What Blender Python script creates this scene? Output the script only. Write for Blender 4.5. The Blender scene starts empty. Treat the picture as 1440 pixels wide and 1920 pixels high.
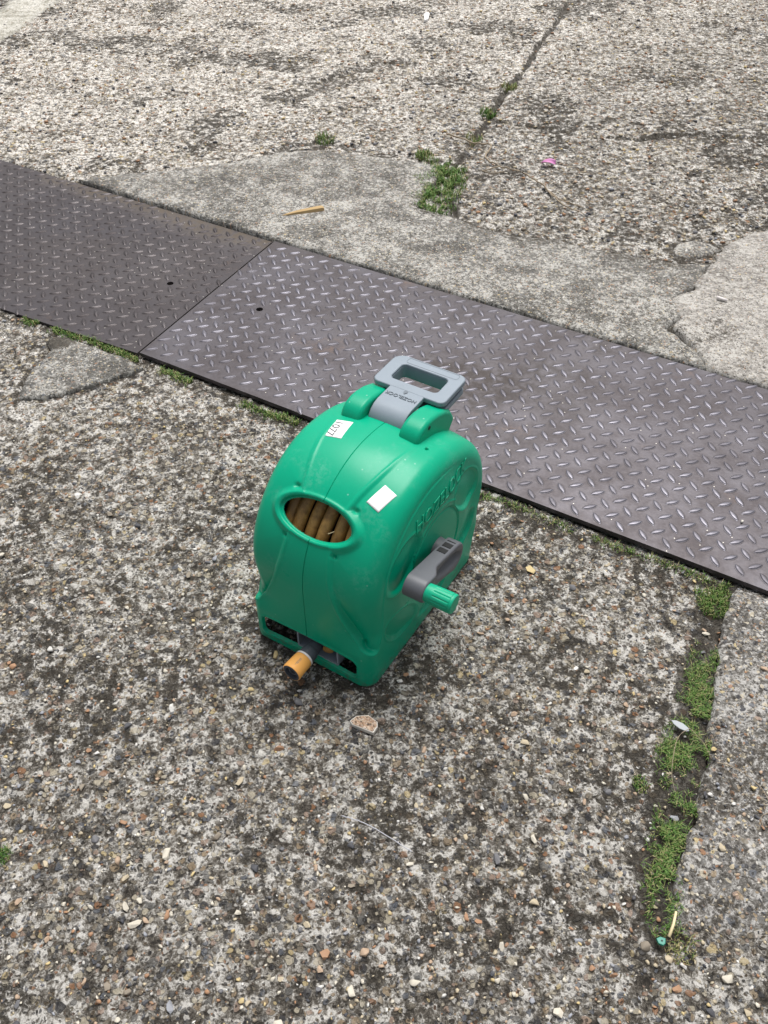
import bpy, bmesh, math, random
import numpy as np
from mathutils import Vector, Matrix
from mathutils.geometry import delaunay_2d_cdt

random.seed(7); RNG = np.random.default_rng(7)
scene = bpy.context.scene
COL = scene.collection

# ------------------------------------------------------------------ camera, sky, sun, exposure
cam_d = bpy.data.cameras.new('camera')
cam = bpy.data.objects.new('camera', cam_d); COL.objects.link(cam)
cam.location = (0, 0, 1.5); cam.rotation_euler = (math.radians(45.3), 0, 0)
cam_d.sensor_fit = 'VERTICAL'; cam_d.sensor_height = 36; cam_d.sensor_width = 27
cam_d.lens = 36 * 1709 / 1920; cam_d.clip_start = 0.02; cam_d.clip_end = 400
scene.camera = cam

SUN_EL, SUN_AZ = math.radians(68), math.radians(16)      # azimuth from +Y towards +X
world = bpy.data.worlds.new('World'); scene.world = world; world.use_nodes = True
wn, wl = world.node_tree.nodes, world.node_tree.links
wn.clear()
sky = wn.new('ShaderNodeTexSky'); sky.sky_type = 'NISHITA'; sky.sun_disc = False
sky.sun_elevation = SUN_EL; sky.sun_rotation = SUN_AZ; sky.dust_density = 4.0; sky.air_density = 1.0
hs = wn.new('ShaderNodeHueSaturation'); hs.inputs['Saturation'].default_value = 0.30   # thin overcast: nearly grey
bg = wn.new('ShaderNodeBackground'); bg.inputs['Strength'].default_value = 0.05
wo = wn.new('ShaderNodeOutputWorld')
wl.new(sky.outputs[0], hs.inputs['Color']); wl.new(hs.outputs[0], bg.inputs['Color']); wl.new(bg.outputs[0], wo.inputs[0])

sun_d = bpy.data.lights.new('sun', 'SUN'); sun_d.energy = 1.5; sun_d.angle = math.radians(40); sun_d.color = (1.0, 0.985, 0.965)
sun = bpy.data.objects.new('sun', sun_d); COL.objects.link(sun)
sdir = Vector((math.sin(SUN_AZ) * math.cos(SUN_EL), math.cos(SUN_AZ) * math.cos(SUN_EL), math.sin(SUN_EL)))
sun.rotation_euler = (-sdir).to_track_quat('-Z', 'Y').to_euler()

vs = scene.view_settings
vs.view_transform = 'Standard'; vs.look = 'None'; vs.gamma = 1.0; vs.use_curve_mapping = False
vs.exposure = 1.36
scene.cycles.max_bounces = 6

# ------------------------------------------------------------------ helpers
def smooth(a, b, x):
    t = np.clip((np.asarray(x, float) - a) / (b - a), 0, 1)
    return t * t * (3 - 2 * t)

def _hash(ix, iy, seed):
    h = (ix.astype(np.int64) * 374761393 + iy.astype(np.int64) * 668265263 + seed * 1442695041) & 0x7fffffff
    h = ((h ^ (h >> 13)) * 1274126177) & 0x7fffffff
    return ((h ^ (h >> 16)) & 0xffff) / 65535.0

def vnoise(x, y, seed=0):
    ix, iy = np.floor(x), np.floor(y)
    fx, fy = x - ix, y - iy
    fx, fy = fx * fx * (3 - 2 * fx), fy * fy * (3 - 2 * fy)
    a, b = _hash(ix, iy, seed), _hash(ix + 1, iy, seed)
    c, d = _hash(ix, iy + 1, seed), _hash(ix + 1, iy + 1, seed)
    return (a * (1 - fx) + b * fx) * (1 - fy) + (c * (1 - fx) + d * fx) * fy - 0.5

def fbm(x, y, f, oct=3, seed=0, g=0.5):
    s, a = 0, 1.0
    for k in range(oct):
        s = s + a * vnoise(x * f, y * f, seed + k * 17); f *= 2.03; a *= g
    return s

def link(o, parent=None):
    COL.objects.link(o)
    if parent is not None: o.parent = parent
    return o

def mesh_np(name, V, F, mat, parent=None, shade=True):
    me = bpy.data.meshes.new(name)
    V = np.asarray(V, np.float32); me.vertices.add(len(V)); me.vertices.foreach_set('co', V.ravel())
    if isinstance(F, np.ndarray):
        n, k = F.shape
        me.loops.add(n * k); me.loops.foreach_set('vertex_index', F.astype(np.int32).ravel())
        me.polygons.add(n); me.polygons.foreach_set('loop_start', np.arange(0, n * k, k, dtype=np.int32))
        me.update(calc_edges=True)
    else:
        me = bpy.data.meshes.new(name); me.from_pydata([tuple(map(float, v)) for v in V], [], F); me.update()
    if shade: me.polygons.foreach_set('use_smooth', np.ones(len(me.polygons), bool))
    me.validate()
    if mat: me.materials.append(mat)
    return link(bpy.data.objects.new(name, me), parent)

def bm_obj(name, bm, mat, parent=None, shade=False, bevel=0, seg=2):
    bmesh.ops.recalc_face_normals(bm, faces=bm.faces)
    me = bpy.data.meshes.new(name); bm.to_mesh(me); bm.free()
    if shade: me.polygons.foreach_set('use_smooth', np.ones(len(me.polygons), bool))
    me.materials.append(mat)
    o = link(bpy.data.objects.new(name, me), parent)
    if bevel:
        m = o.modifiers.new('bevel', 'BEVEL'); m.width = bevel; m.segments = seg; m.limit_method = 'ANGLE'; m.angle_limit = math.radians(40)
        me.polygons.foreach_set('use_smooth', np.ones(len(me.polygons), bool))
        w = o.modifiers.new('wn', 'WEIGHTED_NORMAL'); w.keep_sharp = True
    return o

def set_attr(o, name, arr):
    a = o.data.attributes.new(name, 'FLOAT', 'POINT'); a.data.foreach_set('value', np.asarray(arr, np.float32).ravel())

def tag(o, label, cat, group=None):
    o['label'] = label; o['category'] = cat
    if group: o['group'] = group
    return o

def struct(o): o['kind'] = 'structure'; return o

def in_poly(x, y, poly):
    inside = np.zeros(x.shape, bool); n = len(poly)
    for i in range(n):
        x1, y1 = poly[i]; x2, y2 = poly[(i + 1) % n]
        if y1 == y2: continue
        c = ((y1 > y) != (y2 > y)) & (x < (x2 - x1) * (y - y1) / (y2 - y1) + x1)
        inside ^= c
    return inside

def line_dist(x, y, pts):
    d = np.full(x.shape, 9.0)
    for (x1, y1), (x2, y2) in zip(pts[:-1], pts[1:]):
        dx, dy = x2 - x1, y2 - y1
        t = np.clip(((x - x1) * dx + (y - y1) * dy) / (dx * dx + dy * dy), 0, 1)
        d = np.minimum(d, np.hypot(x - x1 - t * dx, y - y1 - t * dy))
    return d

# ------------------------------------------------------------------ node helpers
class NT:
    def __init__(s, name):
        s.m = bpy.data.materials.new(name); s.m.use_nodes = True
        s.t = s.m.node_tree; s.n = s.t.nodes; s.l = s.t.links
        s.n.clear()
        s.out = s.n.new('ShaderNodeOutputMaterial'); s.b = s.n.new('ShaderNodeBsdfPrincipled')
        s.l.new(s.b.outputs[0], s.out.inputs[0])
    def put(s, sock, v):
        if hasattr(v, 'is_linked') or isinstance(v, bpy.types.NodeSocket): s.l.new(v, sock)
        elif isinstance(v, (tuple, list)): sock.default_value = tuple(v) + ((1.0,) if len(v) == 3 and len(sock.default_value) == 4 else ())
        else: sock.default_value = v
    def coord(s):
        if not hasattr(s, '_c'): s._c = s.n.new('ShaderNodeTexCoord').outputs['Object']
        return s._c
    def noise(s, scale, detail=4, rough=0.55, vec=None, col=False, dist=0.0):
        n = s.n.new('ShaderNodeTexNoise'); n.inputs['Scale'].default_value = scale; n.inputs['Detail'].default_value = detail
        n.inputs['Roughness'].default_value = rough; n.inputs['Distortion'].default_value = dist
        s.l.new(vec or s.coord(), n.inputs['Vector']); return n.outputs['Color' if col else 'Fac']
    def voro(s, scale, vec=None, feature='F1', rnd=1.0):
        n = s.n.new('ShaderNodeTexVoronoi'); n.voronoi_dimensions = '2D'; n.feature = feature
        n.inputs['Scale'].default_value = scale; n.inputs['Randomness'].default_value = rnd
        s.l.new(vec or s.coord(), n.inputs['Vector']); return n
    def math(s, op, a, b=None, c=None, clamp=False):
        n = s.n.new('ShaderNodeMath'); n.operation = op; n.use_clamp = clamp
        for i, v in enumerate((a, b, c)):
            if v is not None: s.put(n.inputs[i], v)
        return n.outputs[0]
    def vmath(s, op, a, b=None):
        n = s.n.new('ShaderNodeVectorMath'); n.operation = op
        s.put(n.inputs[0], a)
        if b is not None:
            if op == 'SCALE': s.put(n.inputs['Scale'], b)
            else: s.put(n.inputs[1], b)
        return n.outputs[0]
    def rng(s, v, a, b, c=0.0, d=1.0):
        n = s.n.new('ShaderNodeMapRange'); n.interpolation_type = 'SMOOTHSTEP'
        s.put(n.inputs[0], v)
        for i, q in enumerate((a, b, c, d)): s.put(n.inputs[i + 1], q)
        return n.outputs[0]
    def ramp(s, v, stops, const=False):
        n = s.n.new('ShaderNodeValToRGB'); e = n.color_ramp
        e.interpolation = 'CONSTANT' if const else 'LINEAR'
        while len(e.elements) < len(stops): e.elements.new(0.5)
        for el, (p, c) in zip(e.elements, stops): el.position = p; el.color = tuple(c) + (1,)
        s.put(n.inputs[0], v); return n.outputs[0]
    def mix(s, f, a, b, mode='MIX'):
        n = s.n.new('ShaderNodeMix'); n.data_type = 'RGBA'; n.blend_type = mode
        s.put(n.inputs[0], f); s.put(n.inputs[6], a); s.put(n.inputs[7], b); return n.outputs[2]
    def attr(s, name, out='Fac'):
        n = s.n.new('ShaderNodeAttribute'); n.attribute_name = name; return n.outputs[out]
    def sep(s, c):
        n = s.n.new('ShaderNodeSeparateColor'); s.l.new(c, n.inputs[0]); return n.outputs
    def bump(s, h, strength, dist):
        n = s.n.new('ShaderNodeBump'); n.inputs['Strength'].default_value = strength; n.inputs['Distance'].default_value = dist
        s.l.new(h, n.inputs['Height']); s.l.new(n.outputs[0], s.b.inputs['Normal'])
    def fin(s, col=None, rough=0.8, metal=0.0, spec=0.5):
        if col is not None: s.put(s.b.inputs['Base Color'], col)
        s.put(s.b.inputs['Roughness'], rough); s.put(s.b.inputs['Metallic'], metal)
        s.put(s.b.inputs['Specular IOR Level'], spec)
        return s.m

STONE = [(0.0, (.33, .25, .16)), (.13, (.52, .46, .35)), (.29, (.15, .145, .135)), (.43, (.045, .045, .05)), (.53, (.32, .165, .085)),
         (.58, (.60, .57, .52)), (.70, (.13, .14, .16)), (.79, (.36, .26, .20)), (.86, (.22, .19, .145)), (.96, (.55, .44, .24))]

def concrete(name, dark, mid, light, white, stones, fine, patch, bump=0.6, tint=None):
    """weathered concrete: grimy matrix with bleached laitance, aggregate of mixed colours"""
    t = NT(name)
    w = t.vmath('SCALE', t.vmath('SUBTRACT', t.noise(70, 2, .5, col=True), (.5, .5, .5)), .012)
    vec = t.vmath('ADD', t.coord(), w)
    n1 = t.noise(fine, 9, .84, vec=vec)
    n2 = t.noise(4.5, 5, .6); n3 = t.noise(17, 4, .6)
    v = t.math('ADD', n1, t.math('MULTIPLY', t.math('SUBTRACT', n2, .5), patch))
    v = t.math('ADD', v, t.math('MULTIPLY', t.math('SUBTRACT', n3, .5), patch * .9))
    bl = t.attr('paleness'); v = t.math('ADD', v, t.math('MULTIPLY', bl, .07))
    base = t.ramp(t.rng(v, .355, .645), [(0, dark), (.36, mid), (.60, light), (.84, white)])
    hgt = t.math('MULTIPLY', v, 1.4)
    for sc, pres, r0 in stones:
        vo = t.voro(sc, vec)
        rnd = t.sep(vo.outputs['Color'])
        m = t.math('MULTIPLY', t.rng(vo.outputs['Distance'], r0, r0 - .10), t.math('GREATER_THAN', rnd[1], 1 - pres))
        col = t.ramp(rnd[0], STONE, True)
        col = t.mix(.35, col, base, 'MULTIPLY') if False else t.mix(t.math('MULTIPLY', t.noise(260, 3, .6), .45), col, base)
        base = t.mix(m, base, col)
        hgt = t.math('ADD', hgt, t.math('MULTIPLY', m, .5))
    # dark pits
    p = t.voro(150, vec); pr = t.sep(p.outputs['Color'])
    pm = t.math('MULTIPLY', t.rng(p.outputs['Distance'], .33, .22), t.math('GREATER_THAN', pr[2], .72))
    base = t.mix(t.math('MULTIPLY', pm, .75), base, (.035, .03, .025)); hgt = t.math('SUBTRACT', hgt, t.math('MULTIPLY', pm, .6))
    if tint: base = t.mix(1.0, base, tint, 'MULTIPLY')
    lift = t.mix(1.0, base, (1.26, 1.23, 1.20), 'MULTIPLY')
    base = t.mix(bl, base, lift)
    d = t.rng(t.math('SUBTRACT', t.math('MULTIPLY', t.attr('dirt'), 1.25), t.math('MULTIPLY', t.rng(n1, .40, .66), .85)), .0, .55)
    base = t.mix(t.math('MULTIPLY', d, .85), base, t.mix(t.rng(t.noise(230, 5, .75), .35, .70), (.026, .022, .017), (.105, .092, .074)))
    t.bump(hgt, bump, .008)
    return t.fin(base, .93, 0, .25)

M = {}
M['aggregate'] = concrete('exposed_aggregate', (.026, .022, .018), (.125, .109, .089), (.31, .288, .252), (.70, .67, .62),
                          [(150, .36, .43), (82, .36, .42), (46, .20, .38)], 40, .16, 1.0)
M['mortar'] = concrete('grey_mortar', (.075, .071, .064), (.145, .138, .124), (.235, .226, .206), (.44, .425, .39), [(190, .26, .42), (100, .14, .38)], 85, .30, .45)
M['beige'] = concrete('beige_concrete', (.12, .108, .095), (.25, .234, .212), (.335, .315, .287), (.46, .44, .405), [(170, .18, .40), (95, .05, .34)], 70, .18, .4)
M['slab'] = concrete('worn_slab', (.045, .041, .035), (.125, .115, .102), (.22, .208, .19), (.45, .435, .41), [(170, .30, .43), (90, .20, .40), (55, .10, .36)], 80, .18, .6)
M['pale'] = concrete('pale_kerb', (.17, .16, .13), (.31, .295, .25), (.40, .385, .335), (.50, .485, .44), [(150, .15, .4)], 40, .2, .3)

def stone_mat(name, per_object):
    t = NT(name)
    if per_object: r = t.n.new('ShaderNodeObjectInfo').outputs['Random']
    else: r = t.attr('tone')
    c = t.ramp(r, [(0, (.50, .42, .29)), (.16, (.62, .57, .47)), (.32, (.36, .20, .11)), (.42, (.14, .14, .15)), (.52, (.055, .058, .07)), (.62, (.45, .32, .22)), (.72, (.66, .64, .60)), (.80, (.25, .21, .16)), (.88, (.58, .45, .22)), (.94, (.30, .31, .34))], True)
    c = t.mix(t.math('MULTIPLY', t.rng(t.noise(260, 4, .65), .4, .7), .55), c, (.17, .155, .135))
    return t.fin(c, .75, 0, .35)
M['stone'] = stone_mat('pebble', True); M['stone_mass'] = stone_mat('pebble_mass', False)

def plate_mat():
    t = NT('chequer_steel')
    n = t.math('ADD', t.math('MULTIPLY', t.noise(6, 7, .72), .72), t.math('MULTIPLY', t.noise(55, 6, .75), .28)); f = t.noise(110, 6, .72)
    tn = t.attr('tone'); c = t.mix(t.rng(n, .35, .68), (.058, .049, .051), (.112, .104, .115)); c = t.mix(tn, c, (.034, .027, .028))
    c = t.mix(t.math('MULTIPLY', t.rng(f, .5, .75), .5), c, (.10, .083, .075))
    rust = t.math('MULTIPLY', t.rng(t.noise(3.1, 7, .7), .60, .74), t.rng(f, .3, .6))
    c = t.mix(t.math('MULTIPLY', rust, .5), c, (.20, .115, .065))
    d = t.math('MULTIPLY', t.attr('dirt'), t.rng(t.noise(35, 6, .7), .3, .62))
    c = t.mix(t.math('MULTIPLY', d, .85), c, t.mix(tn, (.052, .040, .033), (.12, .092, .062)))
    sp = t.voro(38); spr = t.sep(sp.outputs['Color'])
    sm = t.math('MULTIPLY', t.rng(sp.outputs['Distance'], .06, .035), t.math('GREATER_THAN', spr[0], .88))
    c = t.mix(sm, c, (.6, .57, .5))
    t.bump(t.noise(160, 5, .6), .12, .002)
    met = t.math('SUBTRACT', t.math('SUBTRACT', .62, t.math('MULTIPLY', d, .6)), t.math('MULTIPLY', tn, .25), clamp=True)
    ro = t.math('ADD', t.rng(n, .3, .7, .52, .40), t.math('MULTIPLY', d, .4))
    return t.fin(c, ro, met, .5)
M['plate'] = plate_mat()
def tread_mat(name, a, b):
    t = NT(name)
    g_ = t.n.new('ShaderNodeNewGeometry').outputs['Position']
    n = t.rng(t.math('ADD', t.math('MULTIPLY', t.noise(5, 5, .65, vec=g_), .75), t.math('MULTIPLY', t.noise(60, 4, .6, vec=g_), .25)), .38, .62)
    return t.fin(t.mix(n, a, b), t.rng(n, .3, .7, .50, .40), .62, .5)
M['tread'] = tread_mat('worn_tread_steel', (.100, .093, .106), (.175, .168, .192))
M['tread_dark'] = tread_mat('dull_tread_steel', (.048, .040, .041), (.098, .087, .089))
M['tread_ring'] = NT('dark_round_treads').fin((.030, .024, .022), .85, 0, .3)  # darker flat ring round each tread

def plastic(name, c, rough, scuff, dirt=.15, dcol=(.05, .05, .04), metal=0, spec=.4, body=False):
    t = NT(name)
    s = t.rng(t.noise(38, 8, .75), .58, .80); b = t.noise(6, 4, .6)
    col = t.mix(t.math('MULTIPLY', s, .5), c, scuff)
    col = t.mix(t.math('MULTIPLY', t.rng(b, .45, .75), dirt), col, dcol)
    if body:
        fd = t.math('MULTIPLY', t.rng(t.noise(9, 5, .65), .52, .72), t.rng(t.noise(130, 4, .7), .40, .62))       # dusty, faded bloom
        col = t.mix(t.math('MULTIPLY', fd, .30), col, (.16, .46, .34))
        sp = t.n.new('ShaderNodeTexVoronoi'); sp.inputs['Scale'].default_value = 55; t.l.new(t.coord(), sp.inputs['Vector'])
        sr = t.sep(sp.outputs['Color'])
        col = t.mix(t.math('MULTIPLY', t.math('MULTIPLY', t.rng(sp.outputs['Distance'], .13, .05), t.math('GREATER_THAN', sr[0], .86)), .55), col, (.30, .55, .45))
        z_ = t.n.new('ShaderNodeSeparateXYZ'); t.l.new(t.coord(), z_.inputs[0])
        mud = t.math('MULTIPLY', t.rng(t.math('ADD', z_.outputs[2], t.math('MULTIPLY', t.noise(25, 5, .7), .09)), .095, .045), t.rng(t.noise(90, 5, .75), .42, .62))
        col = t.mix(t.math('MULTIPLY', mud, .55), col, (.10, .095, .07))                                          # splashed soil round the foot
    t.bump(t.noise(500, 2, .5), .05, .001)
    return t.fin(col, t.rng(b, .3, .7, rough - .05, rough + .08), metal, spec)
M['green'] = plastic('green_plastic', (.0, .335, .185), .32, (.01, .42, .26), .10, (.0, .18, .09), spec=.24, body=True)
M['grip_green'] = plastic('light_green_plastic', (.0, .34, .185), .45, (.03, .42, .26), .08)
M['grey'] = plastic('blue_grey_plastic', (.225, .265, .305), .50, (.40, .44, .48), .15, (.12, .12, .12))
M['crank'] = plastic('dark_grey_plastic', (.105, .11, .122), .48, (.2, .21, .22), .15)
M['slate'] = plastic('slate_plastic', (.060, .068, .082), .5, (.13, .14, .15), .2)
M['orange'] = plastic('orange_plastic', (.84, .40, .095), .5, (.84, .52, .2), .10, (.40, .2, .07))
M['white'] = plastic('white_plastic', (.75, .70, .68), .5, (.7, .66, .62), .2, (.4, .3, .25))
M['paper'] = plastic('sticker_paper', (.80, .79, .78), .6, (.85, .85, .85), .06, (.5, .48, .42))
M['ink'] = plastic('ink', (.045, .045, .05), .6, (.05, .05, .05), 0)
M['ink_grey'] = plastic('faint_ink', (.33, .33, .34), .6, (.4, .4, .4), 0)
M['black'] = plastic('black_plastic', (.014, .014, .015), .7, (.03, .03, .03), 0)
M['shade_grey'] = plastic('shade_grey_lettering', (.14, .165, .19), .6, (.2, .22, .24), .1)  # darker grey paints the shade of the raised handle letters
def hose_mat():
    t = NT('grimy_yellow_hose')
    n = t.rng(t.noise(22, 7, .72), .32, .68); m = t.noise(90, 4, .6)
    c = t.mix(n, (.17, .092, .026), (.52, .30, .085)); c = t.mix(t.math('MULTIPLY', m, .3), c, (.05, .035, .02))
    return t.fin(c, .5, 0, .4)
M['hose'] = hose_mat()
def wood_mat():
    t = NT('split_wood')
    mp = t.n.new('ShaderNodeMapping'); mp.inputs['Scale'].default_value = (12, 160, 160); t.l.new(t.coord(), mp.inputs[0])
    return t.fin(t.mix(t.noise(1.0, 4, .6, vec=mp.outputs[0]), (.30, .19, .085), (.58, .42, .21)), .8, 0, .3)
M['wood'] = wood_mat()
M['twig'] = plastic('dry_twig', (.30, .24, .17), .8, (.42, .36, .28), .3)
M['petal'] = plastic('pink_petal', (.58, .22, .45), .6, (.65, .35, .55), .1)
M['feather'] = plastic('grey_feather', (.36, .38, .40), .7, (.55, .56, .56), .2)
M['shard'] = concrete('terracotta_shard', (.22, .12, .075), (.46, .30, .20), (.56, .40, .28), (.66, .55, .44), [(420, .5, .42)], 160, .3, .4)
M['shard_rim'] = plastic('pale_glaze', (.66, .62, .55), .5, (.7, .68, .62), .1)
M['teal'] = plastic('teal_plastic', (.03, .22, .16), .45, (.08, .3, .22), .1)
M['thread'] = plastic('pale_thread', (.5, .5, .54), .7, (.6, .6, .6), 0)
M['straw'] = plastic('pale_straw', (.72, .60, .36), .7, (.8, .7, .5), 0)
def grass_mat():
    t = NT('grass_and_moss')
    c = t.ramp(t.attr('tone'), [(0, (.040, .100, .018)), (.35, (.075, .175, .030)), (.60, (.14, .235, .055)), (.80, (.27, .29, .10)), (1, (.42, .35, .19))])
    t.put(t.b.inputs['Subsurface Weight'], .0)
    return t.fin(c, .6, 0, .3)
M['grass'] = grass_mat()

# ------------------------------------------------------------------ ground
STRIP = [(-1.1205, 3.2375), (-1.026, 3.271), (-0.835, 3.307), (-0.604, 3.371), (-0.411, 3.466), (-0.289, 3.495), (-0.041, 3.442), (0.191, 3.362), (0.201, 3.271), (0.153, 3.14), (0.121, 3.009), (0.239, 2.946), (0.325, 2.87), (0.428, 2.818), (0.584, 2.781), (0.663, 2.725), (0.828, 2.673), (0.931, 2.636), (1.04, 2.626), (0.955, 2.487), (0.879, 2.426), (0.883, 2.331), (0.816, 2.266), (0.883, 2.158), (0.8885, 2.0655)]
BEIGE = [(2.6, 3.1), (1.809, 2.969), (1.292, 2.847), (1.18, 2.799), (1.095, 2.71), (1.069, 2.642), (0.984, 2.543), (0.949, 2.465), (0.885, 2.434), (0.866, 2.374), (0.884, 2.325), (0.842, 2.269), (0.868, 2.192), (0.887, 2.135), (0.902, 2.056), (0.957, 2.024), (1.031, 1.981), (1.333, 1.806), (2.2, 1.303), (2.6, 1.08)]
SLAB = [(0.763, 1.283), (0.727, 1.221), (0.687, 1.137), (0.659, 1.058), (0.628, 0.972), (0.603, 0.892), (0.59, 0.848), (0.569, 0.811), (0.548, 0.755), (0.518, 0.721), (0.489, 0.652), (0.472, 0.608), (0.46, 0.578), (0.488, 0.545), (0.549, 0.525), (0.62, 0.51), (0.803, 0.494), (1.5, 0.48), (1.5, .855), (1.056, 1.113)]
PATCH = [(-0.974, 2.209), (-0.948, 2.169), (-0.977, 2.079), (-0.983, 1.946), (-0.914, 1.953), (-0.861, 1.97), (-0.803, 2.0), (-0.74, 2.042), (-0.67, 2.084), (-0.705, 2.112), (-0.789, 2.160), (-0.913, 2.232), (-0.968, 2.238)]
FRAG = [(0.94, 2.725), (0.972, 2.771), (1.03, 2.793), (1.086, 2.767), (1.106, 2.732), (1.059, 2.697), (1.004, 2.683), (0.948, 2.683)]
KERB = [(-1.977, 3.991), (-1.863, 4.748), (-1.801, 5.088), (-1.756, 5.337), (-1.64, 6.2), (-1.95, 6.3), (-2.02, 5.273), (-2.191, 4.583), (-2.3, 3.95)]
A2 = np.array([math.cos(math.radians(-30.2)), math.sin(math.radians(-30.2))])
TLc, BLc = np.array([-.363, 2.785]), np.array([-.69, 2.146])
PLATE_R = [tuple(TLc), tuple(TLc + A2 * 2.7), tuple(BLc + A2 * 2.7), tuple(BLc)]
TLl, BLl = TLc + np.array([-.0095, .0055]), BLc + np.array([-.0095, .0058])
PLATE_L = [tuple(TLl - A2 * 2.2), tuple(TLl), tuple(BLl), (BLl[0] - 2.0, BLl[1] + 1.02)]
CRACK1 = [(1.2, 6.0), (1.01, 5.455), (0.864, 5.011), (0.75, 4.732), (0.649, 4.407), (0.524, 4.115), (0.473, 3.935), (0.415, 3.767), (0.36, 3.609), (0.297, 3.436), (0.261, 3.342), (.24, 3.15), (.25, 2.95)]
CRACK2 = [(0.408, 3.822), (0.526, 3.783), (0.67, 3.713), (0.832, 3.645), (1.017, 3.609), (1.22, 3.661), (1.525, 3.609), (1.855, 3.583)]
BAND3 = [(-0.347, 4.084), (-0.194, 4.34), (-0.049, 4.442), (0.099, 4.476)]
BAND4 = [(-.45, 3.49), (-0.337, 3.555), (-0.212, 3.594), (-0.042, 3.51), (0.103, 3.46)]
MOSS_L0 = [(0.634, 1.123), (0.596, 1.051), (0.567, 1.001), (0.55, 0.954), (0.503, 0.896), (0.494, 0.869), (0.501, 0.81), (0.474, 0.75), (0.456, 0.702), (0.432, 0.655), (0.429, 0.603), (0.433, 0.565)]
MOSS_R = [(0.684, 1.127), (0.659, 1.051), (0.641, 1.001), (0.615, 0.919), (0.609, 0.885), (0.595, 0.853), (0.557, 0.78), (0.527, 0.74), (0.507, 0.692), (0.488, 0.655), (0.472, 0.611), (0.459, 0.569)]
MOSS_L = [(a[0] + (b[0] - a[0]) * .16, a[1]) for a, b in zip(MOSS_L0, MOSS_R)]
EDGE_G = [(-1.149, 2.379), (-1.045, 2.321), (-0.953, 2.271), (-0.848, 2.224), (-0.769, 2.176), (-0.687, 2.124), (-0.624, 2.086), (-0.558, 2.048), (-0.43, 1.964), (-0.309, 1.891), (-0.222, 1.851)]
EDGE_G2 = [(0.19, 1.602), (0.254, 1.568), (0.302, 1.543), (0.418, 1.472), (0.539, 1.402), (0.602, 1.368), (0.67, 1.33), (.76, 1.275)]

def ground_h(x, y):
    up = smooth(-.03, .03, (y - 2.4) + .5797 * (x - .3))            # beyond the plates the ground lies a little higher
    h = -.004 + .009 * up
    h = h + .006 * fbm(x, y, 1.7, 2, 3) + .0055 * fbm(x, y, 22, 3, 5, .6) + .004 * fbm(x, y, 85, 2, 9, .7)
    for pts, w, dep in ((CRACK1, .014, .014), (CRACK2, .014, .012), (BAND3, .035, .009), (BAND4, .03, .006)):
        h = h - dep * smooth(w, w * .3, line_dist(x, y, pts) + .012 * fbm(x, y, 14, 2, 31))
    for poly in (PLATE_R, PLATE_L): h = np.where(in_poly(x, y, poly), np.minimum(h, -.012), h)
    far = [PLATE_L[0], PLATE_L[1], PLATE_R[0], PLATE_R[1]]
    h = np.where(line_dist(x, y, far[2:]) < .02, np.minimum(h, -.02), h); h = np.where((line_dist(x, y, far[:2]) < .02) & (x > -1.1), np.minimum(h, -.02), h)
    for poly in (STRIP, BEIGE, PATCH): h = np.where(in_poly(x, y, poly), h - .012, h)
    h = np.where(in_poly(x, y, SLAB), h - .012 * smooth(.60, .70, y), h)
    mid = [((a[0] + b[0]) / 2 + .012, (a[1] + b[1]) / 2) for a, b in zip(MOSS_L, MOSS_R)]
    h = h - .008 * smooth(.045, .02, line_dist(x, y, [(.745, 1.26), (.705, 1.18)] + mid))
    return h

def lattice(parts):
    out = []
    for a, b, n in parts: out.append(np.linspace(a, b, n, endpoint=False))
    return np.append(np.concatenate(out), parts[-1][1])
gx = lattice([(-60, -8, 14), (-8, -2.4, 30), (-2.4, -.95, 110), (-.95, 1.1, 400), (1.1, 2.4, 100), (2.4, 8, 30), (8, 60, 14)])
gy = lattice([(-60, -6, 12), (-6, -.2, 30), (-.2, .36, 30), (.36, 1.7, 270), (1.7, 3.0, 130), (3.0, 5.8, 200), (5.8, 9, 30), (9, 70, 14)])
X, Y = np.meshgrid(gx, gy); nx, ny = len(gx), len(gy)
Z = ground_h(X, Y)
# keep the concrete under the reel clear of its base
idx = np.arange(nx * ny).reshape(ny, nx)
F = np.stack([idx[:-1, :-1], idx[:-1, 1:], idx[1:, 1:], idx[1:, :-1]], -1).reshape(-1, 4)
RC = np.array([-.1494, 1.0963]); EX = np.array([.8514, -.52451]); EY = np.array([.52451, .8514])
lx, ly = (X - RC[0]) * EX[0] + (Y - RC[1]) * EX[1], (X - RC[0]) * EY[0] + (Y - RC[1]) * EY[1]
under = smooth(.03, -.005, np.maximum(np.abs(lx) - .15, np.abs(ly - .21) - .22))
Z = np.where(under > 0, np.minimum(Z, -.001 * under + Z * (1 - under)), Z)
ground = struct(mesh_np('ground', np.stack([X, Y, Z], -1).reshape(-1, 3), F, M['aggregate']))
paleness = .45 * smooth(2.6, 5.0, Y + .25 * fbm(X, Y, 1.1, 3, 41) * 3 - X * .95) * smooth(-.1, .1, (Y - 2.4) + .5797 * (X - .3)) + .12 * smooth(1.4, 2.2, Y)  # ground grows paler towards the far left
dirt = np.zeros_like(X)  # dirt, with shade painted in at the reel foot and plate gap
for pts, w in ((CRACK1, .015), (CRACK2, .017), (BAND3, .05), (BAND4, .04)):
    dirt = np.maximum(dirt, (.62 if w > .035 else 1.0) * smooth(w * 1.3, w * .35, line_dist(X, Y, pts) + (.06 if w > .035 else .022) * fbm(X, Y, 13, 3, 23, .7)))
dirt = np.maximum(dirt, .6 * smooth(.045, .010, line_dist(X, Y, EDGE_G) + .04 * fbm(X, Y, 13, 2, 29)))
dirt = np.maximum(dirt, .6 * smooth(.035, .010, line_dist(X, Y, EDGE_G2) + .04 * fbm(X, Y, 13, 2, 29)))
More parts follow.
